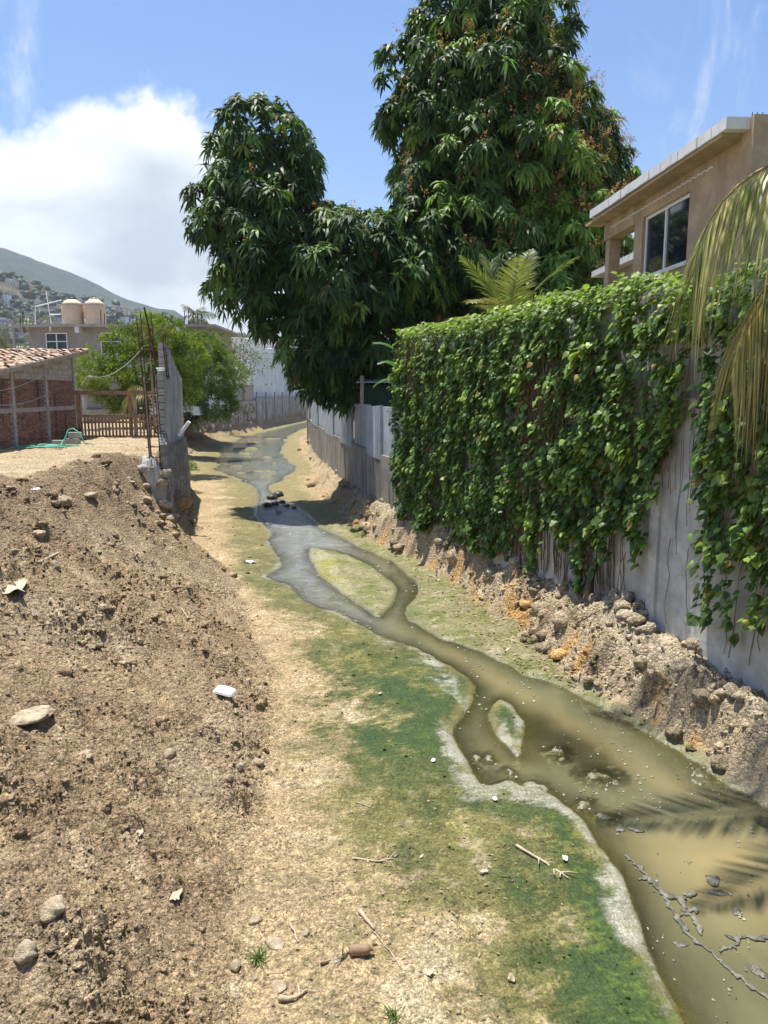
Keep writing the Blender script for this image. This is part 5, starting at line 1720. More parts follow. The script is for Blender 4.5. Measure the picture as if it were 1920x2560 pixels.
# ------------------------------------------------------------------ feathery trees
def neem(base, lobes, label, col, col2, dens=7., seed=1):
    t = thing('feathery_tree', label, 'tree', base, 'feathery trees by the yard')
    org = np.array(base)
    mb = MB(); top = Vector((base[0], base[1], base[2] + 1.6))
    mb.tube([Vector(base), Vector(base).lerp(top, .5) + Vector((.06, 0, 0)), top], [.2, .17, .14], 8)
    branchy(mb, top, [(l[0], l[1], l[2] + .2) for l in lobes], .08, .15)
    mb.part('trunk', M_BARK, t, True)
    P, N = crown_points(lobes, dens, (.55, 1.06), .3)
    n = len(P); k = 7; m = 7
    ax = unit(N * .8 + np.array((0, 0, .35)) + RNG.normal(size=(n, 3)) * .35)
    # each spray: k drooping stalks with m leaflet pairs
    st = unit(ax[:, None] + RNG.normal(size=(n, k, 3)) * .65)
    L_ = RNG.uniform(.28, .5, (n, k))
    tt = np.linspace(.2, 1, m)
    PP = P[:, None, None] + st[:, :, None] * (L_[..., None] * tt)[..., None] + np.array((0, 0, -1.)) * (.45 * L_[..., None] * tt ** 2)[..., None]
    side = RNG.normal(size=(n, k, m, 3)); D = unit(side + st[:, :, None] * .5 + np.array((0, 0, -.3)))
    f = lambda a: a.reshape(-1, a.shape[-1])
    nn = n * k * m
    V = np.empty((nn, 3, 3)); PPf = f(PP); Df = f(D); ln = RNG.uniform(.10, .19, nn)
    S = unit(np.cross(Df, RNG.normal(size=(nn, 3))))
    V[:, 0] = PPf - S * .022; V[:, 1] = PPf + S * .022; V[:, 2] = PPf + Df * ln[:, None]
    T = np.arange(nn * 3).reshape(-1, 3)
    hz = (P[:, 2] - P[:, 2].min()) / (np.ptp(P[:, 2]) + .01)
    w = np.clip(.5 + .9 * fbm(P[:, 0], P[:, 2] + P[:, 1], 3, 600 + seed) + RNG.normal(0, .15, n), 0, 1)[:, None]
    c = np.array(col) * (1 - w) + np.array(col2) * w
    c = np.repeat(c, k * m * 3, 0) * np.repeat(RNG.uniform(.75, 1.25, (nn, 1)), 3, 0)
    obj('crown', mesh_np('crown', V.reshape(-1, 3) - org, tris=T, cols={'tint': c}), M_NEEM, t)


neem((-11.7, 38, YZ), [(-10.9, 38, 6.9, 1.25, 1.2, .95), (-12.6, 37.5, 6.6, .7, .7, .7), (-13.9, 37, 5.2, .7, .7, .95), (-12.8, 37, 4.6, 1.0, 1.0, .8), (-11.6, 37.4, 5.3, 1.5, 1.3, 1.2), (-12.2, 37.2, 3.9, .9, .9, .7), (-10.2, 38.5, 4.3, 1.0, 1.0, .9), (-9.9, 38.3, 6.1, 1.0, 1.0, 1.0)],
     'light green feathery tree over the gate in front of the grey building', (.085, .125, .025), (.30, .34, .055), 11, 1)
neem((-12.9, 49.5, YZ), [(-11.6, 49, 6.6, 1.9, 1.7, 1.3), (-10.6, 49, 5.4, 1.9, 1.7, 1.3), (-13.0, 49, 5.0, 1.7, 1.6, 1.5), (-10.6, 48.8, 3.6, 1.3, 1.3, .9), (-12.5, 48.6, 3.2, 1.3, 1.2, 1.0)],
     'deep green feathery tree hanging over the stone wall past the block wall', (.05, .095, .02), (.21, .27, .042), 10, 2)
# thin half-bare tree in front of the brick pier
t = thing('sparse_tree', 'half bare twiggy tree beside the red brick pier', 'tree', (-15.4, 74, 2.6))
mb = MB(); branchy(mb, (-15.4, 74, 2.4), [(-14.2, 74, 9.2), (-16.4, 74, 10.6), (-12.6, 74, 8.2), (-15.1, 74, 8.0), (-17.2, 74, 8.8), (-13.2, 74, 6.6)], .10, .25)
for _ in range(60):
    a = Vector((-15 + random.uniform(-1.8, 2), 74 + random.uniform(-.6, .6), random.uniform(6, 9.5))); mb.tube([a, a + Vector((random.uniform(-.9, .9), 0, random.uniform(.1, 1.1)))], [.022, .008], 4)
mb.part('trunk', M_BARK, t)
n = 1600
P = np.stack([RNG.normal(-13.9, 1.5, n), RNG.normal(74, .8, n), RNG.normal(7.5, 1.1, n)], 1)
V, T = leaf_batch(P, rand_dirs(n), rand_dirs(n), RNG.uniform(.15, .3, n), RNG.uniform(.06, .12, n), RNG.uniform(0, .5, n))
obj('crown', mesh_np('crown', V - np.array((-15.4, 74, 2.6)), tris=T, cols={'tint': np.repeat(np.array((.14, .17, .05)) * RNG.uniform(.6, 1.4, (n, 1)), 6, 0)}), M_NEEM, t)
# yellowing young palm by the gate
t = thing('young_palm', 'yellowing young palm leaning behind the gate', 'palm', (-9.7, 33.5, YZ))
MB().tube([(-9.3, 33.5, 2.3), (-9.7, 33.5, 3.3), (-10.2, 33.5, 4.2)], [.06, .05, .03], 6).part('stem', M_STICK, t)
for a_, e_, d_ in ((-1.7, 35, 120), (-1.2, 60, 110), (1.4, 50, 120), (-2.3, 20, 100), (.3, 55, 110)):
    frond(t, (-10.1, 33.5, 4.0), a_, R(e_), 1.5, R(d_), 24, .5, .9, (.20, .20, .05), (.28, .22, .09), name='frond', rad=.015, width=.018)

# ------------------------------------------------------------------ mango trees
def px(pxx, pyy, Y, rx, rz, ry=None):
    """ellipsoid of foliage from its bearing (picture plane of the traced photograph) and real distance"""
    th = math.atan(300 / 1923.); u = (pxx - 960) / 1923.; v = (pyy - 1280) / 1923.
    t = Y / (math.cos(th) - v * math.sin(th)); k = Y / 1923.
    return (u * t, Y, 4.2 + t * (-math.sin(th) - v * math.cos(th)), rx * k * .90, (ry or rx) * k * .92, rz * k * .90)


lobA = [px(655, 395, 29, 120, 115), px(745, 430, 29.5, 52, 62), px(560, 500, 28.6, 75, 55), px(670, 570, 28.5, 155, 120), px(585, 690, 28.5, 58, 62), px(715, 700, 27.6, 135, 115), px(860, 615, 28.2, 125, 75),
        px(880, 700, 27.4, 150, 130), px(825, 840, 28, 130, 95), px(930, 830, 28.4, 100, 100), px(805, 930, 28.4, 60, 42), px(900, 960, 29.5, 90, 40)]
lobA = [(a, b, c, d * .93, e * .93, f * .93) for a, b, c, d, e, f in lobA]
mango((.3, 30.2, 2.4), lobA, 'dark spreading mango tree leaning over the stream', (-.2, 29.6, 5.2), ((.046, .090, .022), (.13, .21, .04)), 15., .03)
lobB = [px(1170, 60, 32, 125, 120), px(1240, 140, 32.3, 160, 110), px(1098, 190, 31.5, 98, 110), px(1200, 290, 31.5, 220, 140), px(1078, 350, 31, 88, 110), px(1350, 300, 32, 110, 120), px(1420, 420, 32, 110, 110), px(1470, 470, 32.3, 90, 90),
        px(1250, 450, 31, 230, 130), px(1100, 490, 30.5, 90, 80), px(1160, 590, 29.6, 170, 120), px(1400, 570, 30.5, 140, 100), px(1330, 640, 29.5, 170, 100), px(1080, 700, 29.2, 150, 110), px(1270, 740, 29.4, 200, 80), px(1460, 660, 29.5, 90, 90), px(1015, 650, 29.4, 80, 90)]
fbx = px(1420, 400, 30.5, 130, 190)
brp = px(1400, 580, 28.5, 10, 10)
mango((3.9, 32.2, 2.4), lobB, 'tallest mango tree with rusty flower sprays on its right flank', (3.7, 32, 8.5), ((.055, .105, .022), (.19, .30, .045)), 14., .5, (fbx[0], fbx[1], fbx[2], 2.2, 3.5, 3.2), (brp[0], brp[1], brp[2], 2.2))

# coconut palms behind, beside and in front
palm_tree((9.5, 42, 2.4), 13.2, 13, 3.6, 'tall coconut palm with fronds showing past the tallest mango tree', 'coconut palms', (.5, 0), seed=3)
palm_tree((8.6, 41, 2.4), 18.4, 8, 2.6, 'coconut palm top peeking out above the flowering mango flank', 'coconut palms', (-1.2, 0), seed=5)
palm_tree((-22.5, 95, 2.4), 10.6, 15, 2.6, 'small dark palm above the grey building roof', 'coconut palms', seed=8, leaflet=.8)
for i, (x, y, h) in enumerate([(-33.5, 66, 6.2), (-37, 72, 7.6), (-31.5, 70, 5.6), (-41, 80, 7.5), (-36.5, 84, 8.8)]):
    palm_tree((x, y, 2.4), h, 13, 3.2, ['low palm left of the utility pole', 'palm at the picture edge above the red capped wall', 'palm just behind the crossarm pole', 'palm farther back beyond the red capped wall', 'dusty palm against the foot of the hill'][i], 'palms in front of the hill', seed=20 + i, leaflet=.9, nleaf=26, cols=((.08, .095, .04), None))
yp = thing('small_palm', 'small palm with upright fronds just behind the creeper', 'palm', (3.3, 21.0, 4.4))
MB().tube([(3.3, 21, 2.3), (3.3, 21, 5.9)], [.12, .08], 8).part('trunk', M_BARK, yp)
for a_, e_, L_, d_, c_ in ((-1.9, 62, 1.7, 25, (.20, .25, .06)), (1.7, 58, 1.9, 30, (.16, .22, .05)), (-.9, 75, 1.6, 20, (.22, .24, .06)), (.7, 74, 1.8, 25, (.16, .2, .05)), (-2.5, 40, 1.6, 60, (.28, .27, .10)), (2.3, 45, 1.5, 50, (.2, .24, .06)), (-1.5, 25, 1.9, 75, (.34, .30, .14)), (3.1, 66, 1.5, 30, (.24, .26, .07))):
    frond(yp, (3.3, 21, 5.95), a_, R(e_), L_ * 1.3, R(d_), 40, .72, .15, c_, name='frond', rad=.02)
yp = thing('drooping_palm_leaf', 'pale drooping palm sprig on the creeper top beside the dark mango', 'palm', (1.4, 20.6, 5.3))
MB().tube([(1.7, 20.8, 3), (1.6, 20.7, 5.6)], .04, 6).part('stem', M_BARK, yp)
for a_, e_, L_, d_ in ((-1.5, 40, 1.3, 70), (-1.9, 15, 1.2, 70), (1.2, 40, .9, 60)):
    frond(yp, (1.6, 20.7, 5.6), a_, R(e_), L_, R(d_), 26, .5, .4, (.32, .29, .13), name='frond', rad=.015)
bn = thing('banana_plant', 'banana plant with broad leaves at the far corner of the creeper', 'plant', (.9, 21.6, 2.4))
MB().tube([(.9, 21.8, 2.3), (.85, 21.7, 4.4)], [.1, .07], 8).part('stem', M_STEM, bn)
for k, (a_, e_, L_) in enumerate(((-2.2, 60, 1.6), (-1.2, 78, 2.0), (-2.8, 20, 1.3), (1.2, 70, 1.5), (-1.7, 35, 1.3))):
    n = 9; vs = []; fs = []; p = Vector((.85, 21.7, 4.3))
    for i in range(n + 1):
        s_ = i / n; e = R(e_) - R(95) * s_ ** 1.5
        w = .22 * math.sin(math.pi * min(1, .08 + s_ * .95)) ** .6
        d = Vector((math.cos(e) * math.sin(a_), math.cos(e) * math.cos(a_), math.sin(e))); sd_ = Vector((math.cos(a_), -math.sin(a_), 0))
        vs += [p - sd_ * w + Vector((0, 0, -.05)), p, p + sd_ * w + Vector((0, 0, -.05))]; p = p + d * L_ / n
    for i in range(n):
        a = i * 3; fs += [(a, a + 1, a + 4, a + 3), (a + 1, a + 2, a + 5, a + 4)]
    me = MB().add(vs, fs).mesh('leaf', ORIG[bn], True)
    at = me.attributes.new('tint', 'FLOAT_COLOR', 'POINT')
    for i in range(len(vs)): at.data[i].color = (.07, .15, .03, 1)
    obj('leaf', me, M_IVY, bn)

# near palm hanging in from the right
np_ = thing('leaning_coconut_palm', 'near coconut palm with yellowing fronds hanging over the wall', 'palm', (5.3, 7.6, 2.4))
MB().tube([(5.5, 7.7, 2.2), (5.2, 7.65, 4.5), (4.85, 7.6, 6.2)], [.19, .15, .13], 10).part('trunk', M_BARK, np_)
PC = (4.8, 7.55, 6.25)
frond(np_, PC, R(-88), R(24), 2.75, R(128), 92, .85, 1.1, (.27, .31, .07), (.44, .38, .12), width=.026, rad=.028)
frond(np_, (4.75, 7.6, 5.75), R(-96), R(-6), 2.2, R(82), 84, .75, 1.2, (.32, .31, .085), (.46, .35, .12), width=.028, rad=.028)
frond(np_, (4.75, 7.65, 5.6), R(-75), R(-30), 1.9, R(55), 46, .7, 1.3, (.14, .13, .04), (.24, .16, .05), width=.036, rad=.026)
for a_, e_, d_ in ((-165, 40, 80), (165, 45, 90), (120, 40, 95), (60, 45, 90), (30, 50, 95), (95, 70, 70)):
    frond(np_, PC, R(a_), R(e_), 2.7, R(d_), 40, .75, .7, (.14, .18, .045), width=.038, rad=.028)
MB().tube([(6.2, 9.5, 2.2), (5.8, 9.5, 6), (4.9, 9.5, 9.6)], [.2, .16, .13], 10).part('added_shadow_trunk', M_BARK, np_)  # unseen stem and fronds added to cast the palm shadow on the water
for a_, e_, d_ in ((-99, 6, 14), (-116, 12, 22), (-62, 22, 35), (-20, 40, 60), (60, 35, 80), (140, 35, 80)):
    frond(np_, (4.9, 9.5, 9.65), R(a_), R(e_), 4.4, R(d_), 46, .75, .25, (.12, .16, .04), width=.05, rad=.035)
edge = thing('edge_banana', 'yellow green leaf spray at the picture edge above the tile roof', 'plant', (-15.6, 31.2, 4.6))
for a_, e_ in ((1.6, 20), (1.9, -8), (1.2, 35)):
    frond(edge, (-17.0, 31.2, 6.9), a_, R(e_), 1.5, R(50), 22, .4, .6, (.20, .24, .05), name='frond', rad=.02)
MB().tube([(-17, 31.2, 2.3), (-17, 31.2, 6.9)], .07, 6).part('stem', M_BARK, edge)


# ------------------------------------------------------------------ loose clods
def ico0():
    import bmesh
    bm = bmesh.new(); bmesh.ops.create_icosphere(bm, subdivisions=1, radius=1.)
    bm.free()
    p = (1 + 5 ** .5) / 2
    v = unit(np.array([(-1, p, 0), (1, p, 0), (-1, -p, 0), (1, -p, 0), (0, -1, p), (0, 1, p), (0, -1, -p), (0, 1, -p), (p, 0, -1), (p, 0, 1), (-p, 0, -1), (-p, 0, 1)], float))
    f = np.array([(0, 11, 5), (0, 5, 1), (0, 1, 7), (0, 7, 10), (0, 10, 11), (1, 5, 9), (5, 11, 4), (11, 10, 2), (10, 7, 6), (7, 1, 8), (3, 9, 4), (3, 4, 2), (3, 2, 6), (3, 6, 8), (3, 8, 9), (4, 9, 5), (2, 4, 11), (6, 2, 10), (8, 6, 7), (9, 8, 1)])
    return v, f


def scatter_clods(name, label, n, rmin, rmax, size, base, keepf, amp=.55, tone=(.85, 1.3)):
    a = RNG.uniform(R(-40), R(36), n); r = np.exp(RNG.uniform(math.log(rmin), math.log(rmax), n))
    x = r * np.sin(a); y = r * np.cos(a)
    z, m = land(x, y)
    k = keepf(m) > RNG.random(n)
    x, y, z = x[k], y[k], z[k]; m = {q: (v[k] if isinstance(v, np.ndarray) else v) for q, v in m.items()}
    n = len(x)
    c, w = soil_colour(m)
    v, f = base
    nv = len(v)
    sz = size[0] * (size[1] / size[0]) ** (RNG.random(n) ** 2.2) * np.clip(m['r'] / 9, .75, 2.2)
    J = v[None] * (1 + amp * RNG.normal(size=(n, nv, 1)) * .5)
    th = RNG.random(n) * 6.28; ct, st = np.cos(th), np.sin(th)
    J = np.stack([J[..., 0] * ct[:, None] - J[..., 1] * st[:, None], J[..., 0] * st[:, None] + J[..., 1] * ct[:, None], J[..., 2]], -1)
    asp = np.stack([RNG.uniform(.8, 1.3, n), RNG.uniform(.8, 1.2, n), RNG.uniform(.55, .95, n)], 1)
    V = J * asp[:, None] * sz[:, None, None] + np.stack([x, y, z + sz * .15], 1)[:, None]
    F = f[None] + (np.arange(n) * nv)[:, None, None]
    cc = np.repeat(c * RNG.uniform(*tone, (n, 1)), nv, 0)
    o = obj(name, mesh_np(name, V.reshape(-1, 3), tris=F.reshape(-1, 3), cols={'tint': cc, 'wet': np.zeros(len(cc))}), M_SOIL)
    return tag(o, label, kind='stuff')


def patchy(m, lo=-.15, hi=.45):
    return sstep(lo, hi, fbm(m['x'] / 1.1, m['y'] / 1.1, 3, 51) + .35 * fbm(m['x'] / .4, m['y'] / .4, 2, 52))


scatter_clods('soil_clods', 'crumbly brown clods strewn over the tipped earth slope', 30000, 3.2, 24, (.013, .060), ICO2, lambda m: m['loose'] * (.05 + .9 * patchy(m, .02, .5)) * (m['sd'] < -.1), tone=(.95, 1.4))
scatter_clods('bank_chunks', 'broken earth chunks along the right bank', 16000, 6.5, 34, (.02, .13), ICO2, lambda m: m['berm'] * (.25 + .75 * patchy(m)) * (m['sd'] < -.05), amp=.42, tone=(.8, 1.35))
scatter_clods('far_bank_clods', 'rough earth lumps along the far foot of the banks', 9000, 20, 85, (.04, .17), ICO2, lambda m: (m['slope'] * .5 + m['berm'] * .25) * (m['y'] > 22) * (.2 + .8 * patchy(m)) * (1 - m['yard']), amp=.42, tone=(.7, 1.3))
scatter_clods('soil_crumbs', 'fine loose crumbs of earth on the slope', 90000, 3.2, 15, (.007, .022), ico0(), lambda m: m['loose'] * (.15 + .85 * patchy(m, -.3, .4)) * (m['sd'] < -.1), tone=(.9, 1.4))
scatter_clods('bed_pebbles', 'small pebbles and dry mud flakes on the sandy bed', 5000, 3.6, 26, (.006, .026), ico0(), lambda m: (1 - m['loose']) * (m['dl'] > .12) * .55 * (1 - m['yard'] * .6), tone=(.8, 1.6))


# ------------------------------------------------------------------ things lying about
def G(pxx, pyy, z=.08):
    """ground point below the bearing read off the photograph"""
    th = math.atan(300 / 1923.); u = (pxx - 960) / 1923.; v = (pyy - 1280) / 1923.
    t = (z - 4.2) / (-math.sin(th) - v * math.cos(th))
    return u * t, t * (math.cos(th) - v * math.sin(th))


def on_ground(pxx, pyy):
    """march the sight line to the surface, returns the real point"""
    th = math.atan(300 / 1923.); u = (pxx - 960) / 1923.; v = (pyy - 1280) / 1923.
    d = np.array((u, math.cos(th) - v * math.sin(th), -math.sin(th) - v * math.cos(th)))
    ts = np.geomspace(3.5, 60, 500)
    P = np.array((0, 0, 4.2)) + d * ts[:, None]
    z, _ = land(P[:, 0], P[:, 1])
    h = np.where(P[:, 2] <= z)[0]
    i = h[0] if len(h) else 250
    return float(P[i, 0]), float(P[i, 1]), float(z[i])


x, y, z = on_ground(563, 1752)
Mt = Matrix.Translation((x, y, z + .075)) @ Matrix.Rotation(R(-18), 4, 'Z') @ Matrix.Rotation(R(9), 4, 'X') @ Matrix.Rotation(R(8), 4, 'Y')
t = thing('foam_tray', 'white rectangular foam tray lying on the dirt slope', 'tray', (x, y, z))
mb = MB(Mt); W_, H_ = .135, .09
ring = lambda w, h, zz, c=.03: [(-w + c, -h, zz), (w - c, -h, zz), (w, -h + c, zz), (w, h - c, zz), (w - c, h, zz), (-w + c, h, zz), (-w, h - c, zz), (-w, -h + c, zz)]
vs = ring(W_, H_, .0) + ring(W_ * .9, H_ * .86, .026) + ring(W_ * .8, H_ * .74, .026) + ring(W_ * .74, H_ * .68, .017)
fs = [tuple(range(8))[::-1]] + [(k * 8 + i, k * 8 + (i + 1) % 8, (k + 1) * 8 + (i + 1) % 8, (k + 1) * 8 + i) for k in range(3) for i in range(8)] + [tuple(range(24, 32))]
mb.add(vs, fs).part('tray_shell', M_WHITEP, t)


def scrap(pxx, pyy, size, label, mat=None, name='paper_scrap', cat='litter', seed=0, group=None, asp=.6, lift=.02, crump=.35):
    """crumpled sheet with thickness"""
    x, y, z = on_ground(pxx, pyy)
    rr = np.random.default_rng(seed + 900)
    n = 7; u = np.linspace(-1, 1, n)
    A, B = np.meshgrid(u, u)
    cut = (1 + .13 * rr.normal(size=(n, n)) * (np.maximum(abs(A), abs(B)) > .9))
    X = A * size * cut; Y = B * size * asp * cut
    Z = crump * size * fbm(A.ravel() * 1.2 + seed, B.ravel() * 1.2, 3, 700 + seed).reshape(n, n) + lift + size * .12
    a = rr.uniform(0, 6.28)
    top = np.stack([X * math.cos(a) - Y * math.sin(a), X * math.sin(a) + Y * math.cos(a), Z], -1).reshape(-1, 3)
    i = (np.arange(n - 1)[:, None] * n + np.arange(n - 1)[None]).ravel()
    q = np.stack([i, i + 1, i + n + 1, i + n], 1)
    V = np.concatenate([top, top - np.array((0, 0, .006))])
    Q = np.concatenate([q, q[:, ::-1] + n * n])
    o = obj(name, mesh_np(name, V, quads=Q, smooth=True), mat or M_PAPER)
    o.location = (x, y, z)
    return tag(o, label, cat, group)


scrap(625, 1407, .13, 'crumpled white plastic scrap on the algae beside the stream', M_WHITEP, 'plastic_scrap', seed=1)
scrap(30, 1478, .34, 'large pale cloth half buried in the dirt at the picture edge', M_PAPER, 'cloth_rag', 'rag', 2, asp=.5, crump=.25)
scrap(440, 2250, .06, 'crumpled pale rag among the clods low on the slope', M_PAPER, 'cloth_rag', 'rag', 3)
scrap(350, 2088, .045, 'small pale green torn wrapper on the slope', M_PAPER, 'wrapper', 'litter', 4)
scrap(90, 1230, .12, 'white litter among the stones at the crest', M_WHITEP, 'plastic_scrap', 'litter', 7)
for k, (a, b, lb) in enumerate([(1083, 1907, 'torn white paper on the dark green algae'), (1237, 2003, 'crumpled white paper by the pale silt tongue'), (1413, 2152, 'little white scrap right of the forked twig'), (950, 1740, 'thin white scrap at the upper algae edge'), (1210, 2185, 'white flake left of the forked twig'), (1075, 2440, 'wilted pale leaf scrap on the damp sand'), (1690, 1720, 'pale leaf caught at the foot of the right bank'), (1430, 1697, 'pale sliver of litter by the right bank edge')]):
    scrap(a, b, .034, lb, M_WHITEP if k in (0, 1, 2) else M_PAPER, 'paper_scrap', 'litter', 10 + k)

BIGST = [(370, 1262, .20, 'pale angular rock at the crest of the slope', (1, 1, .75)), (225, 1243, .22, 'buff rock slab half buried at the crest', (1.2, .9, .5)), (60, 1800, .30, 'flat dried crust slab tilted on the slope at the picture edge', (1.4, 1., .2)),
         (160, 1262, .26, 'rounded rock with shaded side near the crest', (1.1, .9, .7)), (60, 2390, .12, 'round clod stone low at the picture edge', (1, 1, .8)), (600, 1930, .085, 'white stone pair member nearest the slope toe', (1, .9, .8)), (672, 1935, .06, 'small white stone right of the slope toe pair', (1, 1, .8)),
         (755, 1925, .05, 'pale upright stub of stone on the sand', (.7, .7, 1.2)), (640, 1908, .14, 'lumpy whitish mud boulder at the toe of the slope', (1.1, .9, .7)), (640, 2305, .075, 'smooth pale cobble on the sand near the grass tuft', (1.1, .8, .6)), (765, 2335, .06, 'square pale stone on the sand', (1, .8, .8)),
         (1278, 2448, .07, 'white oval stone on the green algae', (.6, 1.2, .5)), (590, 2420, .07, 'dark grey cobble below the grass tuft', (1, 1, .8)), (690, 2360, .1, 'broad pale crust beside the grass tuft', (1.3, 1, .35)), (835, 2410, .08, 'flat pale stone under the old bottle', (1.2, .8, .35)),
         (700, 2470, .09, 'flat buff stone on the sand above the bent stick', (1.2, .9, .4)), (1905, 2525, .2, 'large pale rock at the lower corner in the water', (1.2, .9, .6)), (1222, 2358, .04, 'small beige pebble on the olive algae', (1.2, .9, .6)), (130, 2290, .16, 'half buried buff boulder among the dark clods', (1.0, 1.2, .6)), (420, 1890, .13, 'pale stone block in the middle of the slope', (1.2, .9, .6)), (215, 1890, .12, 'light stone on the slope above the dark clods', (1.1, .8, .5)),
         (100, 1340, .18, 'shadowed boulder near the cloth on the slope', (1, .9, .7)), (140, 1420, .16, 'dark cornered stone above the cloth', (1, .9, .8)), (330, 1215, .14, 'flat reddish stone lying on the crest', (1.3, .8, .4))]
for k, (a, b, rd, lb, fl) in enumerate(BIGST):
    x, y, z = on_ground(a, b)
    stone(x, y, rd * (.62 if rd < .3 else .66), lb, 30 + k, flat=fl, z=z, sub=3 if rd > .05 else 2, amp=.4, sink=.42, mat=M_STONE, group='single stones on the bank and bed')
for k, (a, b, rd) in enumerate([(680, 1248, .22), (695, 1243, .25), (688, 1262, .16), (670, 1266, .18), (706, 1258, .14), (718, 1266, .12), (697, 1281, .15), (660, 1262, .12), (735, 1270, .1)]):
    x, y = G(a, b, 0)
    stone(x, y, rd, 'dark wet stone in the cluster midstream under the mango', 60 + k, mat=M_STONED if k != 6 else M_STONE, z=-.05, group='wet stones midstream', sink=.15)
for k in range(90):                                # anonymous small stones
    a, b = random.uniform(560, 1250), random.uniform(2000, 2550)
    x, y = G(a, b)
    if float(land(np.array([x]), np.array([y]), False)[1]['sd'][0]) < -.15:
        stone(x, y, random.uniform(.008, .024), 'small pale pebble on the damp sand near the viewer', 300 + k, sub=1, flat=(1, .8, .6), group='small pebbles on the near bed', cat='pebble', name='pebble')


def stick(pts, r, label, forks=0, seed=0, mat=None, name='stick', cat='stick'):
    rr = random.Random(seed); mb = MB()
    W = []
    for a, b in pts:
        x, y, z = on_ground(a, b); W.append(Vector((x, y, z + r * .9)))
    path = []
    for i in range(len(W) - 1):
        for k in range(4):
            p = W[i].lerp(W[i + 1], k / 4); path.append(p + Vector((rr.uniform(-.006, .006), rr.uniform(-.006, .006), rr.uniform(0, .01))))
    path.append(W[-1])
    n = len(path)
    mb.tube(path, [r * (1 - .55 * i / n) * rr.uniform(.85, 1.15) for i in range(n)], 7)
    for k in range(forks):
        i = rr.randint(n // 2, n - 2); p = path[i]; d = (path[min(i + 1, n - 1)] - p).normalized()
        sd_ = Vector((-d.y, d.x, 0)) * rr.choice((-1, 1))
        e = p + (d * .7 + sd_ * .8).normalized() * rr.uniform(.06, .16) + Vector((0, 0, rr.uniform(0, .03)))
        mb.tube([p, p.lerp(e, .5) + Vector((0, 0, .008)), e], [r * .55, r * .4, r * .2], 5)
    return mb.solo(name, mat or M_STICK, True, label=label, cat=cat)


stick([(1292, 2122), (1345, 2155), (1420, 2205)], .016, 'forked bleached twig lying on the green algae', 6, 1)
stick([(695, 2508), (740, 2500), (768, 2482)], .018, 'bent pale stick low on the sand', 1, 2)
stick([(900, 2285), (935, 2330)], .018, 'short split stick on the pale sand', 0, 3)
stick([(727, 2315), (745, 2362)], .009, 'thin straight twig by the pale cobble', 0, 4)
stick([(890, 2010), (935, 2025)], .006, 'thin twig at the sand algae margin', 0, 5)
stick([(800, 2420), (850, 2405), (875, 2385)], .012, 'thin dark stick beside the old bottle', 1, 6, M_BARK)
stick([(885, 2150), (950, 2160), (985, 2150)], .011, 'pale root piece on the sand', 3, 7)
stick([(1000, 2420), (975, 2380), (930, 2330)], .005, 'fine dry stalk near the lower edge', 0, 9)
stick([(1225, 1960), (1290, 1935)], .005, 'fine root thread by the silt tongue', 0, 10)
stick([(1633, 1800), (1640, 1762)], .014, 'pale stub of cane at the foot of the right bank', 0, 11)
stick([(100, 1420), (150, 1388)], .03, 'thick broken branch sticking from the slope', 0, 12)
stick([(200, 1190), (270, 1165)], .02, 'grey stick lying on the crest of the bank', 0, 13)
stick([(455, 1530), (480, 1565)], .012, 'thin dry root running down the slope', 0, 14)
stick([(1380, 1600), (1440, 1565), (1500, 1530)], .014, 'thin root lying on the right bank below the wall', 2, 15, M_BARK)
stick([(1870, 1690), (1915, 1720)], .014, 'pale stick at the foot of the grey wall', 1, 16)
# old bottle
x, y, z = on_ground(898, 2388)
Mx = Matrix.Translation((x, y, z + .035)) @ Matrix.Rotation(R(6), 4, 'Z') @ Matrix.Rotation(R(90), 4, 'Y')
t = thing('old_bottle', 'faded brown bottle lying on its side on the sand', 'bottle', (x, y, z))
MB(Mx).lathe([(.02, -.075), (.036, -.07), (.04, -.06), (.038, -.03), (.041, -.02), (.041, .03), (.038, .04), (.04, .055), (.032, .075), (.016, .085)], n=18).part('body', M_FADED, t, True)
MB(Mx).lathe([(.016, .085), (.017, .105), (.012, .106)], n=14).part('neck', M_FADED, t, True)

# grass tufts
def tuft(pxx, pyy, n, h, label, seed):
    x, y, z = on_ground(pxx, pyy)
    rr = np.random.default_rng(seed)
    az = rr.uniform(0, 6.28, n); e = rr.uniform(.6, 1.45, n)
    D = np.stack([np.cos(e) * np.cos(az), np.cos(e) * np.sin(az), np.sin(e)], 1)
    P = rr.normal(0, .02, (n, 3)) * np.array((1, 1, 0))
    V, T = leaf_batch(P, D, unit(np.stack([-D[:, 0], -D[:, 1], np.ones(n)], 1)), h * rr.uniform(.5, 1.2, n), np.full(n, .008), rr.uniform(.2, .8, n))
    o = obj('grass_tuft', mesh_np('grass_tuft', V, tris=T, cols={'tint': np.repeat(np.array((.11, .19, .03)) * rr.uniform(.6, 1.4, (n, 1)), 6, 0)}), M_IVY)
    o.location = (x, y, z)
    tag(o, label, 'grass', 'grass tufts')


tuft(648, 2400, 60, .17, 'small green grass tuft on the sand beside the dark cobble', 1)
tuft(985, 2545, 40, .12, 'faint grass tuft at the lower edge of the sand', 2)

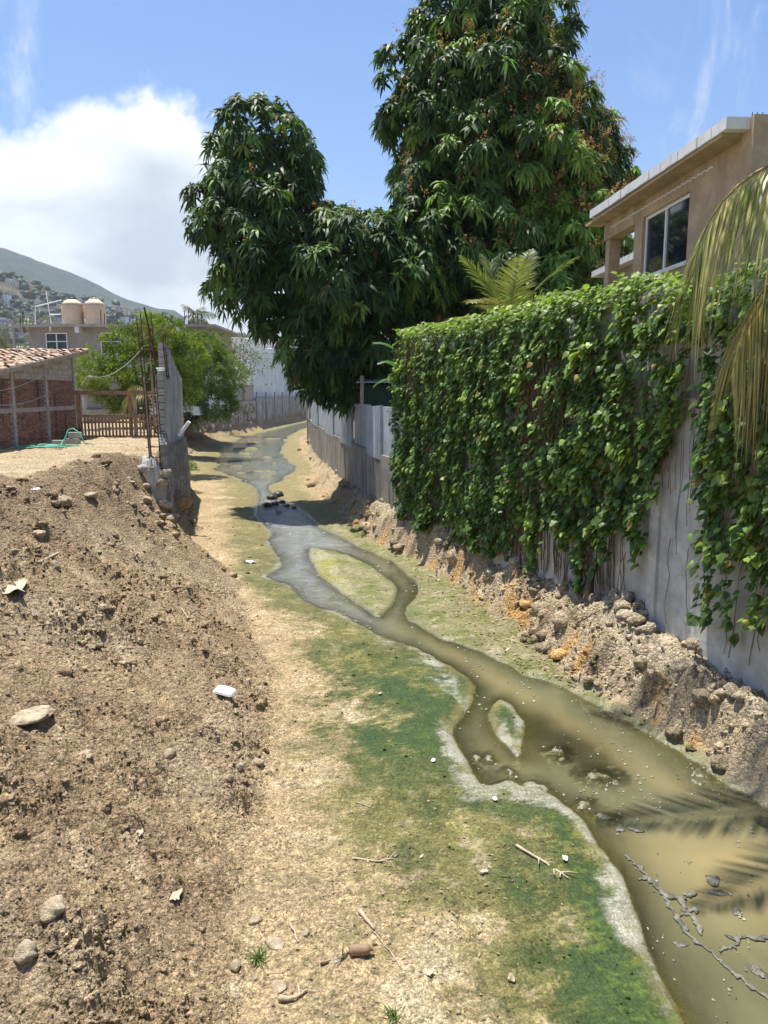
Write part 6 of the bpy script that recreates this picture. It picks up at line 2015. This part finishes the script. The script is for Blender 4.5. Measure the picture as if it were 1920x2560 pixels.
# mud-coated drift branch in the shallows
db = thing('mud_coated_branch', 'slimy grey mud coated branch lying in the shallow water', 'branch', (*G(1700, 2280, 0), -.02))
def mudline(pts, r, name, seed, flatten=.45):
    rr = random.Random(seed)
    W = [Vector((*G(a, b, .0), .012)) for a, b in pts]
    path = []; rad = []
    for i in range(len(W) - 1):
        for k in range(7):
            path.append(W[i].lerp(W[i + 1], k / 7) + Vector((rr.uniform(-.016, .016), rr.uniform(-.016, .016), 0))); rad.append(r * rr.choice((.45, .7, 1., 1.3, 1.9)))
    path.append(W[-1]); rad.append(r * .4)
    mb = MB(); mb.tube(path, rad, 8)
    for v in mb.v: v.z = .006 + (v.z - .012) * flatten
    return mb.part(name, M_MUDW, db, True)
mudline([(1565, 2140), (1590, 2160), (1625, 2200), (1660, 2240), (1690, 2290), (1720, 2340), (1790, 2390), (1830, 2430), (1880, 2470), (1960, 2520)], .015, 'main_stem', 1)
mudline([(1595, 2200), (1620, 2195), (1650, 2225)], .014, 'side_branch', 2)
mudline([(1660, 2240), (1700, 2245), (1712, 2280), (1745, 2275)], .026, 'side_branch', 3)
mudline([(1700, 2285), (1735, 2290), (1755, 2340)], .016, 'side_branch', 4)
mudline([(1800, 2380), (1830, 2365), (1850, 2340), (1900, 2350), (1960, 2335)], .02, 'side_branch', 5)
mudline([(1730, 2235), (1712, 2240)], .03, 'side_branch', 6)
mudline([(1820, 2340), (1835, 2350)], .025, 'side_branch', 7)
for k, (a, b, rd, lb) in enumerate([(1785, 2200, .07, 'dark mud clump in the golden water'), (1790, 2232, .06, 'pale flat mud scrap below the dark clump'), (1840, 2280, .04, 'small mud scrap drifting alone in the golden water'), (1590, 2075, .05, 'flat mud flake off the silt tongue'), (1548, 2072, .05, 'mud flake nearest the silt tongue tip'), (1895, 2430, .06, 'white mud scrap near the picture corner'), (1700, 2360, .04, 'pale crumb beside the mud coated branch')]):
    x, y = G(a, b, 0)
    stone(x, y, rd, lb, 400 + k, name='mud_scrap', mat=M_MUDW, flat=(1.3, .8, .14), z=.0, cat='mud', sink=.35, amp=.7, sub=3, group='mud scraps in the near water')


# scum flecks drifting on the water
def flecks(n):
    r = np.exp(RNG.uniform(math.log(4.6), math.log(60), n)); a = RNG.uniform(R(-20), R(28), n)
    x = r * np.sin(a); y = r * np.cos(a)
    _, m = land(x, y, False)
    k = (m['sd'] > .04) & (fbm(x / .5, y / 1.0, 3, 931) + RNG.uniform(-.25, .25, n) > .08)
    x, y, r = x[k], y[k], r[k]; n = len(x)
    v = np.stack([np.cos(np.arange(6) * math.pi / 3), np.sin(np.arange(6) * math.pi / 3), np.zeros(6)], 1)
    sz = RNG.uniform(.004, .013, n) * np.clip(r / 6, .8, 5)
    J = v[None] * RNG.uniform(.4, 1.3, (n, 6, 1)) * sz[:, None, None] * np.array((1, 1.5, 1))
    V = J + np.stack([x, y, np.full(n, .003)], 1)[:, None]
    top = V.copy(); top[..., 2] += .003
    VV = np.concatenate([V, top], 1)
    T = np.array([(6, 7, 8), (6, 8, 9), (6, 9, 10), (6, 10, 11)] + [(i, (i + 1) % 6, 6 + (i + 1) % 6) for i in range(6)] + [(i, 6 + (i + 1) % 6, 6 + i) for i in range(6)])
    F = T[None] + (np.arange(n) * 12)[:, None, None]
    c = np.array((.40, .39, .31)) * RNG.uniform(.35, 1.3, (n, 1))
    o = obj('scum_flecks', mesh_np('scum_flecks', VV.reshape(-1, 3), tris=F.reshape(-1, 3), cols={'tint': np.repeat(c, 12, 0), 'wet': np.full(n * 12, .5)}), M_SOIL)
    tag(o, 'small grey scum flecks drifting on the water', kind='stuff')


flecks(9000)


# dry leaves littering the right shelf
def litter(n, label, name, pts, col, size):
    P = []; N_ = []
    for _ in range(n):
        a, b, sx, sy = random.choice(pts)
        x, y = G(random.gauss(a, sx), random.gauss(b, sy)); P.append((x, y))
    P = np.array(P); z, m = land(P[:, 0], P[:, 1])
    k = m['sd'] < -.03; P = P[k]; z = z[k]; n = len(P)
    D = unit(np.stack([RNG.normal(size=n), RNG.normal(size=n), RNG.uniform(-.1, .35, n)], 1))
    V, T = leaf_batch(np.column_stack([P, z + .012]), D, unit(np.array((0, 0, 1.)) + RNG.normal(size=(n, 3)) * .35), RNG.uniform(*size, n), RNG.uniform(*size, n) * .38, RNG.uniform(-.1, .2, n), .3)
    o = obj(name, mesh_np(name, V, tris=T, cols={'tint': np.repeat(np.array(col) * RNG.uniform(.5, 1.35, (n, 1)), 6, 0)}), M_PALM)
    tag(o, label, kind='stuff')


litter(900, 'dry fallen leaves along the foot of the right bank', 'leaf_litter', [(1180, 1520, 60, 25), (1280, 1600, 70, 30), (1360, 1640, 60, 25), (1480, 1700, 60, 25), (1080, 1440, 50, 20), (900, 1290, 60, 30), (1560, 1560, 120, 60), (800, 1240, 60, 40)], (.42, .30, .19), (.05, .12))
litter(500, 'scattered dry leaf bits over the sandy bed', 'leaf_bits', [(900, 2250, 220, 200), (1200, 2150, 130, 130), (700, 1600, 150, 200), (600, 1350, 60, 100)], (.40, .31, .19), (.02, .055))


# ------------------------------------------------------------------ hills
def hill_mat(name, cols, scale):
    m, t, b = mat_base(name)
    co = t.new('ShaderNodeTexCoord').outputs['Object']
    n1 = t.noise(co, scale, 8, .7); n2 = t.noise(co, scale * .16, 4, .6)
    c = t.mix(t.ramp(n1, .36, .62), cols[0], cols[1])
    c = t.mix(t.ramp(n2, .4, .7, 0, .7), c, cols[2])
    t.l.new(c, b.inputs['Base Color']); b.inputs['Roughness'].default_value = .95
    b.inputs['Specular IOR Level'].default_value = .1
    bump(t, b, n1, 1.0, 12.)
    return m


M_MOUNT = hill_mat('scrub_mountain', ((.030, .05, .035), (.07, .09, .06), (.085, .095, .075)), .035)
M_HILL = hill_mat('dry_hillside', ((.10, .095, .05), (.20, .165, .11), (.26, .21, .15)), .06)


def elev_px(pyy, Y):
    th = math.atan(300 / 1923.); v = (pyy - 1280) / 1923.
    return 4.2 + Y * (-math.sin(th) - v * math.cos(th)) / (math.cos(th) - v * math.sin(th))


def ridge(name, Yr, depth, prof, mat, label, nx=150, ny=46, rough=.06, ext=(-2600, 900)):
    px_ = np.array([p[0] for p in prof], float); X = (px_ - 960) / 1923. * Yr
    Z = np.array([elev_px(p[1], Yr) for p in prof])
    gx = np.linspace(ext[0], ext[1], nx); gy = np.linspace(-1, 1, ny)
    V = []
    A, B = np.meshgrid(gx, gy)
    top = np.interp(A, X, Z)
    top = top * (1 + rough * .5 * fbm(A / 90., B * 0 + 1, 4, 800))
    k = np.clip(1 - np.abs(B), 0, 1)
    sh = k ** .85
    spur = 1 + rough * 3.0 * fbm(A / (depth * .28), B * 2.2, 4, 810) * (1 - k) * 1.5
    H = 2.2 + (top - 2.2) * sh * np.where(k > .97, 1, spur)
    Yw = Yr + B * depth
    i = (np.arange(ny - 1)[:, None] * nx + np.arange(nx - 1)[None]).ravel()
    q = np.stack([i, i + 1, i + nx + 1, i + nx], 1)
    o = obj(name, mesh_np(name, np.stack([A, Yw, H - .5], -1).reshape(-1, 3), quads=q, smooth=True), mat)
    tag(o, label, kind='structure')
    return (gx, gy, H, Yr, depth)


ridge('mountain', 1800, 480, [(-1400, 560), (-600, 575), (-200, 590), (0, 612), (60, 622), (150, 652), (250, 700), (330, 742), (400, 765), (450, 772), (480, 795), (505, 818), (600, 835), (800, 850), (1100, 845), (1600, 850), (2400, 860)], M_MOUNT, 'blue green scrub mountain', 220, 60, .05, (-2200, 1500))
HG = ridge('hillside', 820, 380, [(-1500, 640), (-500, 660), (0, 686), (60, 684), (110, 702), (150, 726), (210, 742), (260, 752), (330, 764), (400, 780), (470, 812), (560, 845), (900, 855), (1500, 860)], M_HILL, 'dry lower hillside covered with small houses', 160, 60, .04, (-1400, 700))


def hill_z(x, y):
    gx, gy, H, Yr, dp = HG
    b = (y - Yr) / dp
    fx = np.interp(x, gx, np.arange(len(gx))); fy = np.interp(b, gy, np.arange(len(gy)))
    ix, iy = np.clip(fx.astype(int), 0, len(gx) - 2), np.clip(fy.astype(int), 0, len(gy) - 2)
    u, v = fx - ix, fy - iy
    return H[iy, ix] * (1 - u) * (1 - v) + H[iy, ix + 1] * u * (1 - v) + H[iy + 1, ix] * (1 - u) * v + H[iy + 1, ix + 1] * u * v - .5


def tree_mass(name, label, n, xr, yr, size, col):
    x = RNG.uniform(*xr, n); y = RNG.uniform(*yr, n)
    dens = fbm(x / 60, y / 60, 3, 820)
    keep = dens + RNG.uniform(-.3, .3, n) > -.02
    x, y = x[keep], y[keep]; z = hill_z(x, y); n = len(x)
    sz = RNG.uniform(*size, n)
    v, f = ICO1; nv = len(v)
    J = v[None] * (1 + .45 * RNG.normal(size=(n, nv, 1)) * .6)
    V = J * sz[:, None, None] * np.array((1, 1, .85)) + np.stack([x, y, z + sz * .5], 1)[:, None]
    F = f[None] + (np.arange(n) * nv)[:, None, None]
    c = np.array(col) * RNG.uniform(.55, 1.5, (n, 1))
    o = obj(name, mesh_np(name, V.reshape(-1, 3), tris=F.reshape(-1, 3), cols={'tint': np.repeat(c, nv, 0)}), M_NEEM)
    tag(o, label, kind='stuff')


tree_mass('hillside_woods', 'dark scrub trees between the hillside houses', 2450, (-480, -60), (480, 830), (2.0, 5.5), (.055, .075, .03))
tree_mass('valley_trees', 'dusty trees at the foot of the hill', 1100, (-320, -40), (440, 560), (2.5, 5.0), (.07, .095, .035))
HC = [simple('house_white', (.78, .77, .74), .85, .08, .3, bmp=0), simple('house_grey', (.46, .45, .43), .9, .12, .3, bmp=0), simple('house_buff', (.60, .50, .38), .9, .1, .3, bmp=0), simple('house_blue', (.32, .46, .66), .85, .1, .3, bmp=0), simple('house_rose', (.56, .38, .31), .9, .1, .3, bmp=0)]
HNAME = ['white', 'bare grey', 'buff', 'pale blue', 'rose']
HW = simple('far_window_dark', (.05, .055, .07), .5, .2, 1, bmp=0)


HS = []


def house_meshes(kind):
    rr = random.Random(kind * 7 + 1)
    w = rr.uniform(6, 11); d = rr.uniform(6, 9); h = 3.1 * rr.choice((1, 1, 2, 2, 3))
    A = MB(); A.box(-w / 2, w / 2, -d / 2, d / 2, -4, h)
    B = MB(); B.box(-w / 2 - .35, w / 2 + .35, -d / 2 - .35, d / 2 + .35, h + .002, h + .3)
    nw = max(2, int(w / 3)); Wm = MB()
    mw = []
    for f in range(int(h / 3)):
        for i in range(nw):
            cx = -w / 2 + w * (i + .5) / nw
            m_ = MB(); m_.box(cx - .65, cx + .65, -d / 2 - .06, -d / 2 + .1, f * 3.1 + .9, f * 3.1 + 2.3); mw.append(m_.mesh('window'))
    HS.append(int(h / 3)); return A.mesh('wall'), B.mesh('roof'), mw


HM_ = []
for k in range(10):
    wl, rf_, ws = house_meshes(k)
    HM_.append((wl, rf_, ws))
HV = {}
for k in range(10):
    for c in range(5):
        wl = HM_[k][0].copy(); wl.materials.append(HC[c]); HV[k, c] = wl
    HM_[k][1].materials.append(HC[k % 2])
    for w in HM_[k][2]: w.materials.append(HW)
rh = random.Random(5)
spots = []
tries = 0
while len(spots) < 230 and tries < 9000:
    tries += 1
    x = rh.uniform(-430, -95); y = rh.uniform(500, 800)
    if not (-.505 < x / y < -.20): continue
    if any(abs(x - a) < 6.5 and abs(y - b) < 9 for a, b in spots): continue
    spots.append((x, y))
for i, (x, y) in enumerate(spots):
    k = rh.randrange(10); c = rh.choices(range(5), (5, 4, 2, .6, 1))[0]
    z = float(hill_z(np.array([x]), np.array([y]))[0])
    o = thing('hillside_house', f'{["one", "two", "three"][HS[k] - 1]} storey {HNAME[c]} flat roofed house with {len(HM_[k][2])} windows on the far hillside', 'house', (x, y, z + .4), f'{HNAME[c]} houses on the hillside')
    o.rotation_euler = (0, 0, rh.uniform(-.5, .5)); o.scale = (.72, .72, .72)
    for nm, me in [('wall', HV[k, c]), ('roof', HM_[k][1])] + [('window', w) for w in HM_[k][2]]:
        ch = bpy.data.objects.new(nm, me); COL.objects.link(ch); ch.parent = o

# ------------------------------------------------------------------ haze
hz = MB().box(-2500, 2500, -2500, 2500, -1.6, 500).mesh('haze')
hm = bpy.data.materials.new('haze_air'); hm.use_nodes = True
ht = hm.node_tree; ht.nodes.clear()
ho = ht.nodes.new('ShaderNodeOutputMaterial'); hv = ht.nodes.new('ShaderNodeVolumePrincipled')
hv.inputs['Color'].default_value = (.80, .90, 1.0, 1)
hv.inputs['Density'].default_value = .00018
hv.inputs['Anisotropy'].default_value = .2
ht.links.new(hv.outputs[0], ho.inputs['Volume'])
ho_ = obj('haze', hz, hm)
tag(ho_, 'thin pale haze over the valley', kind='stuff')
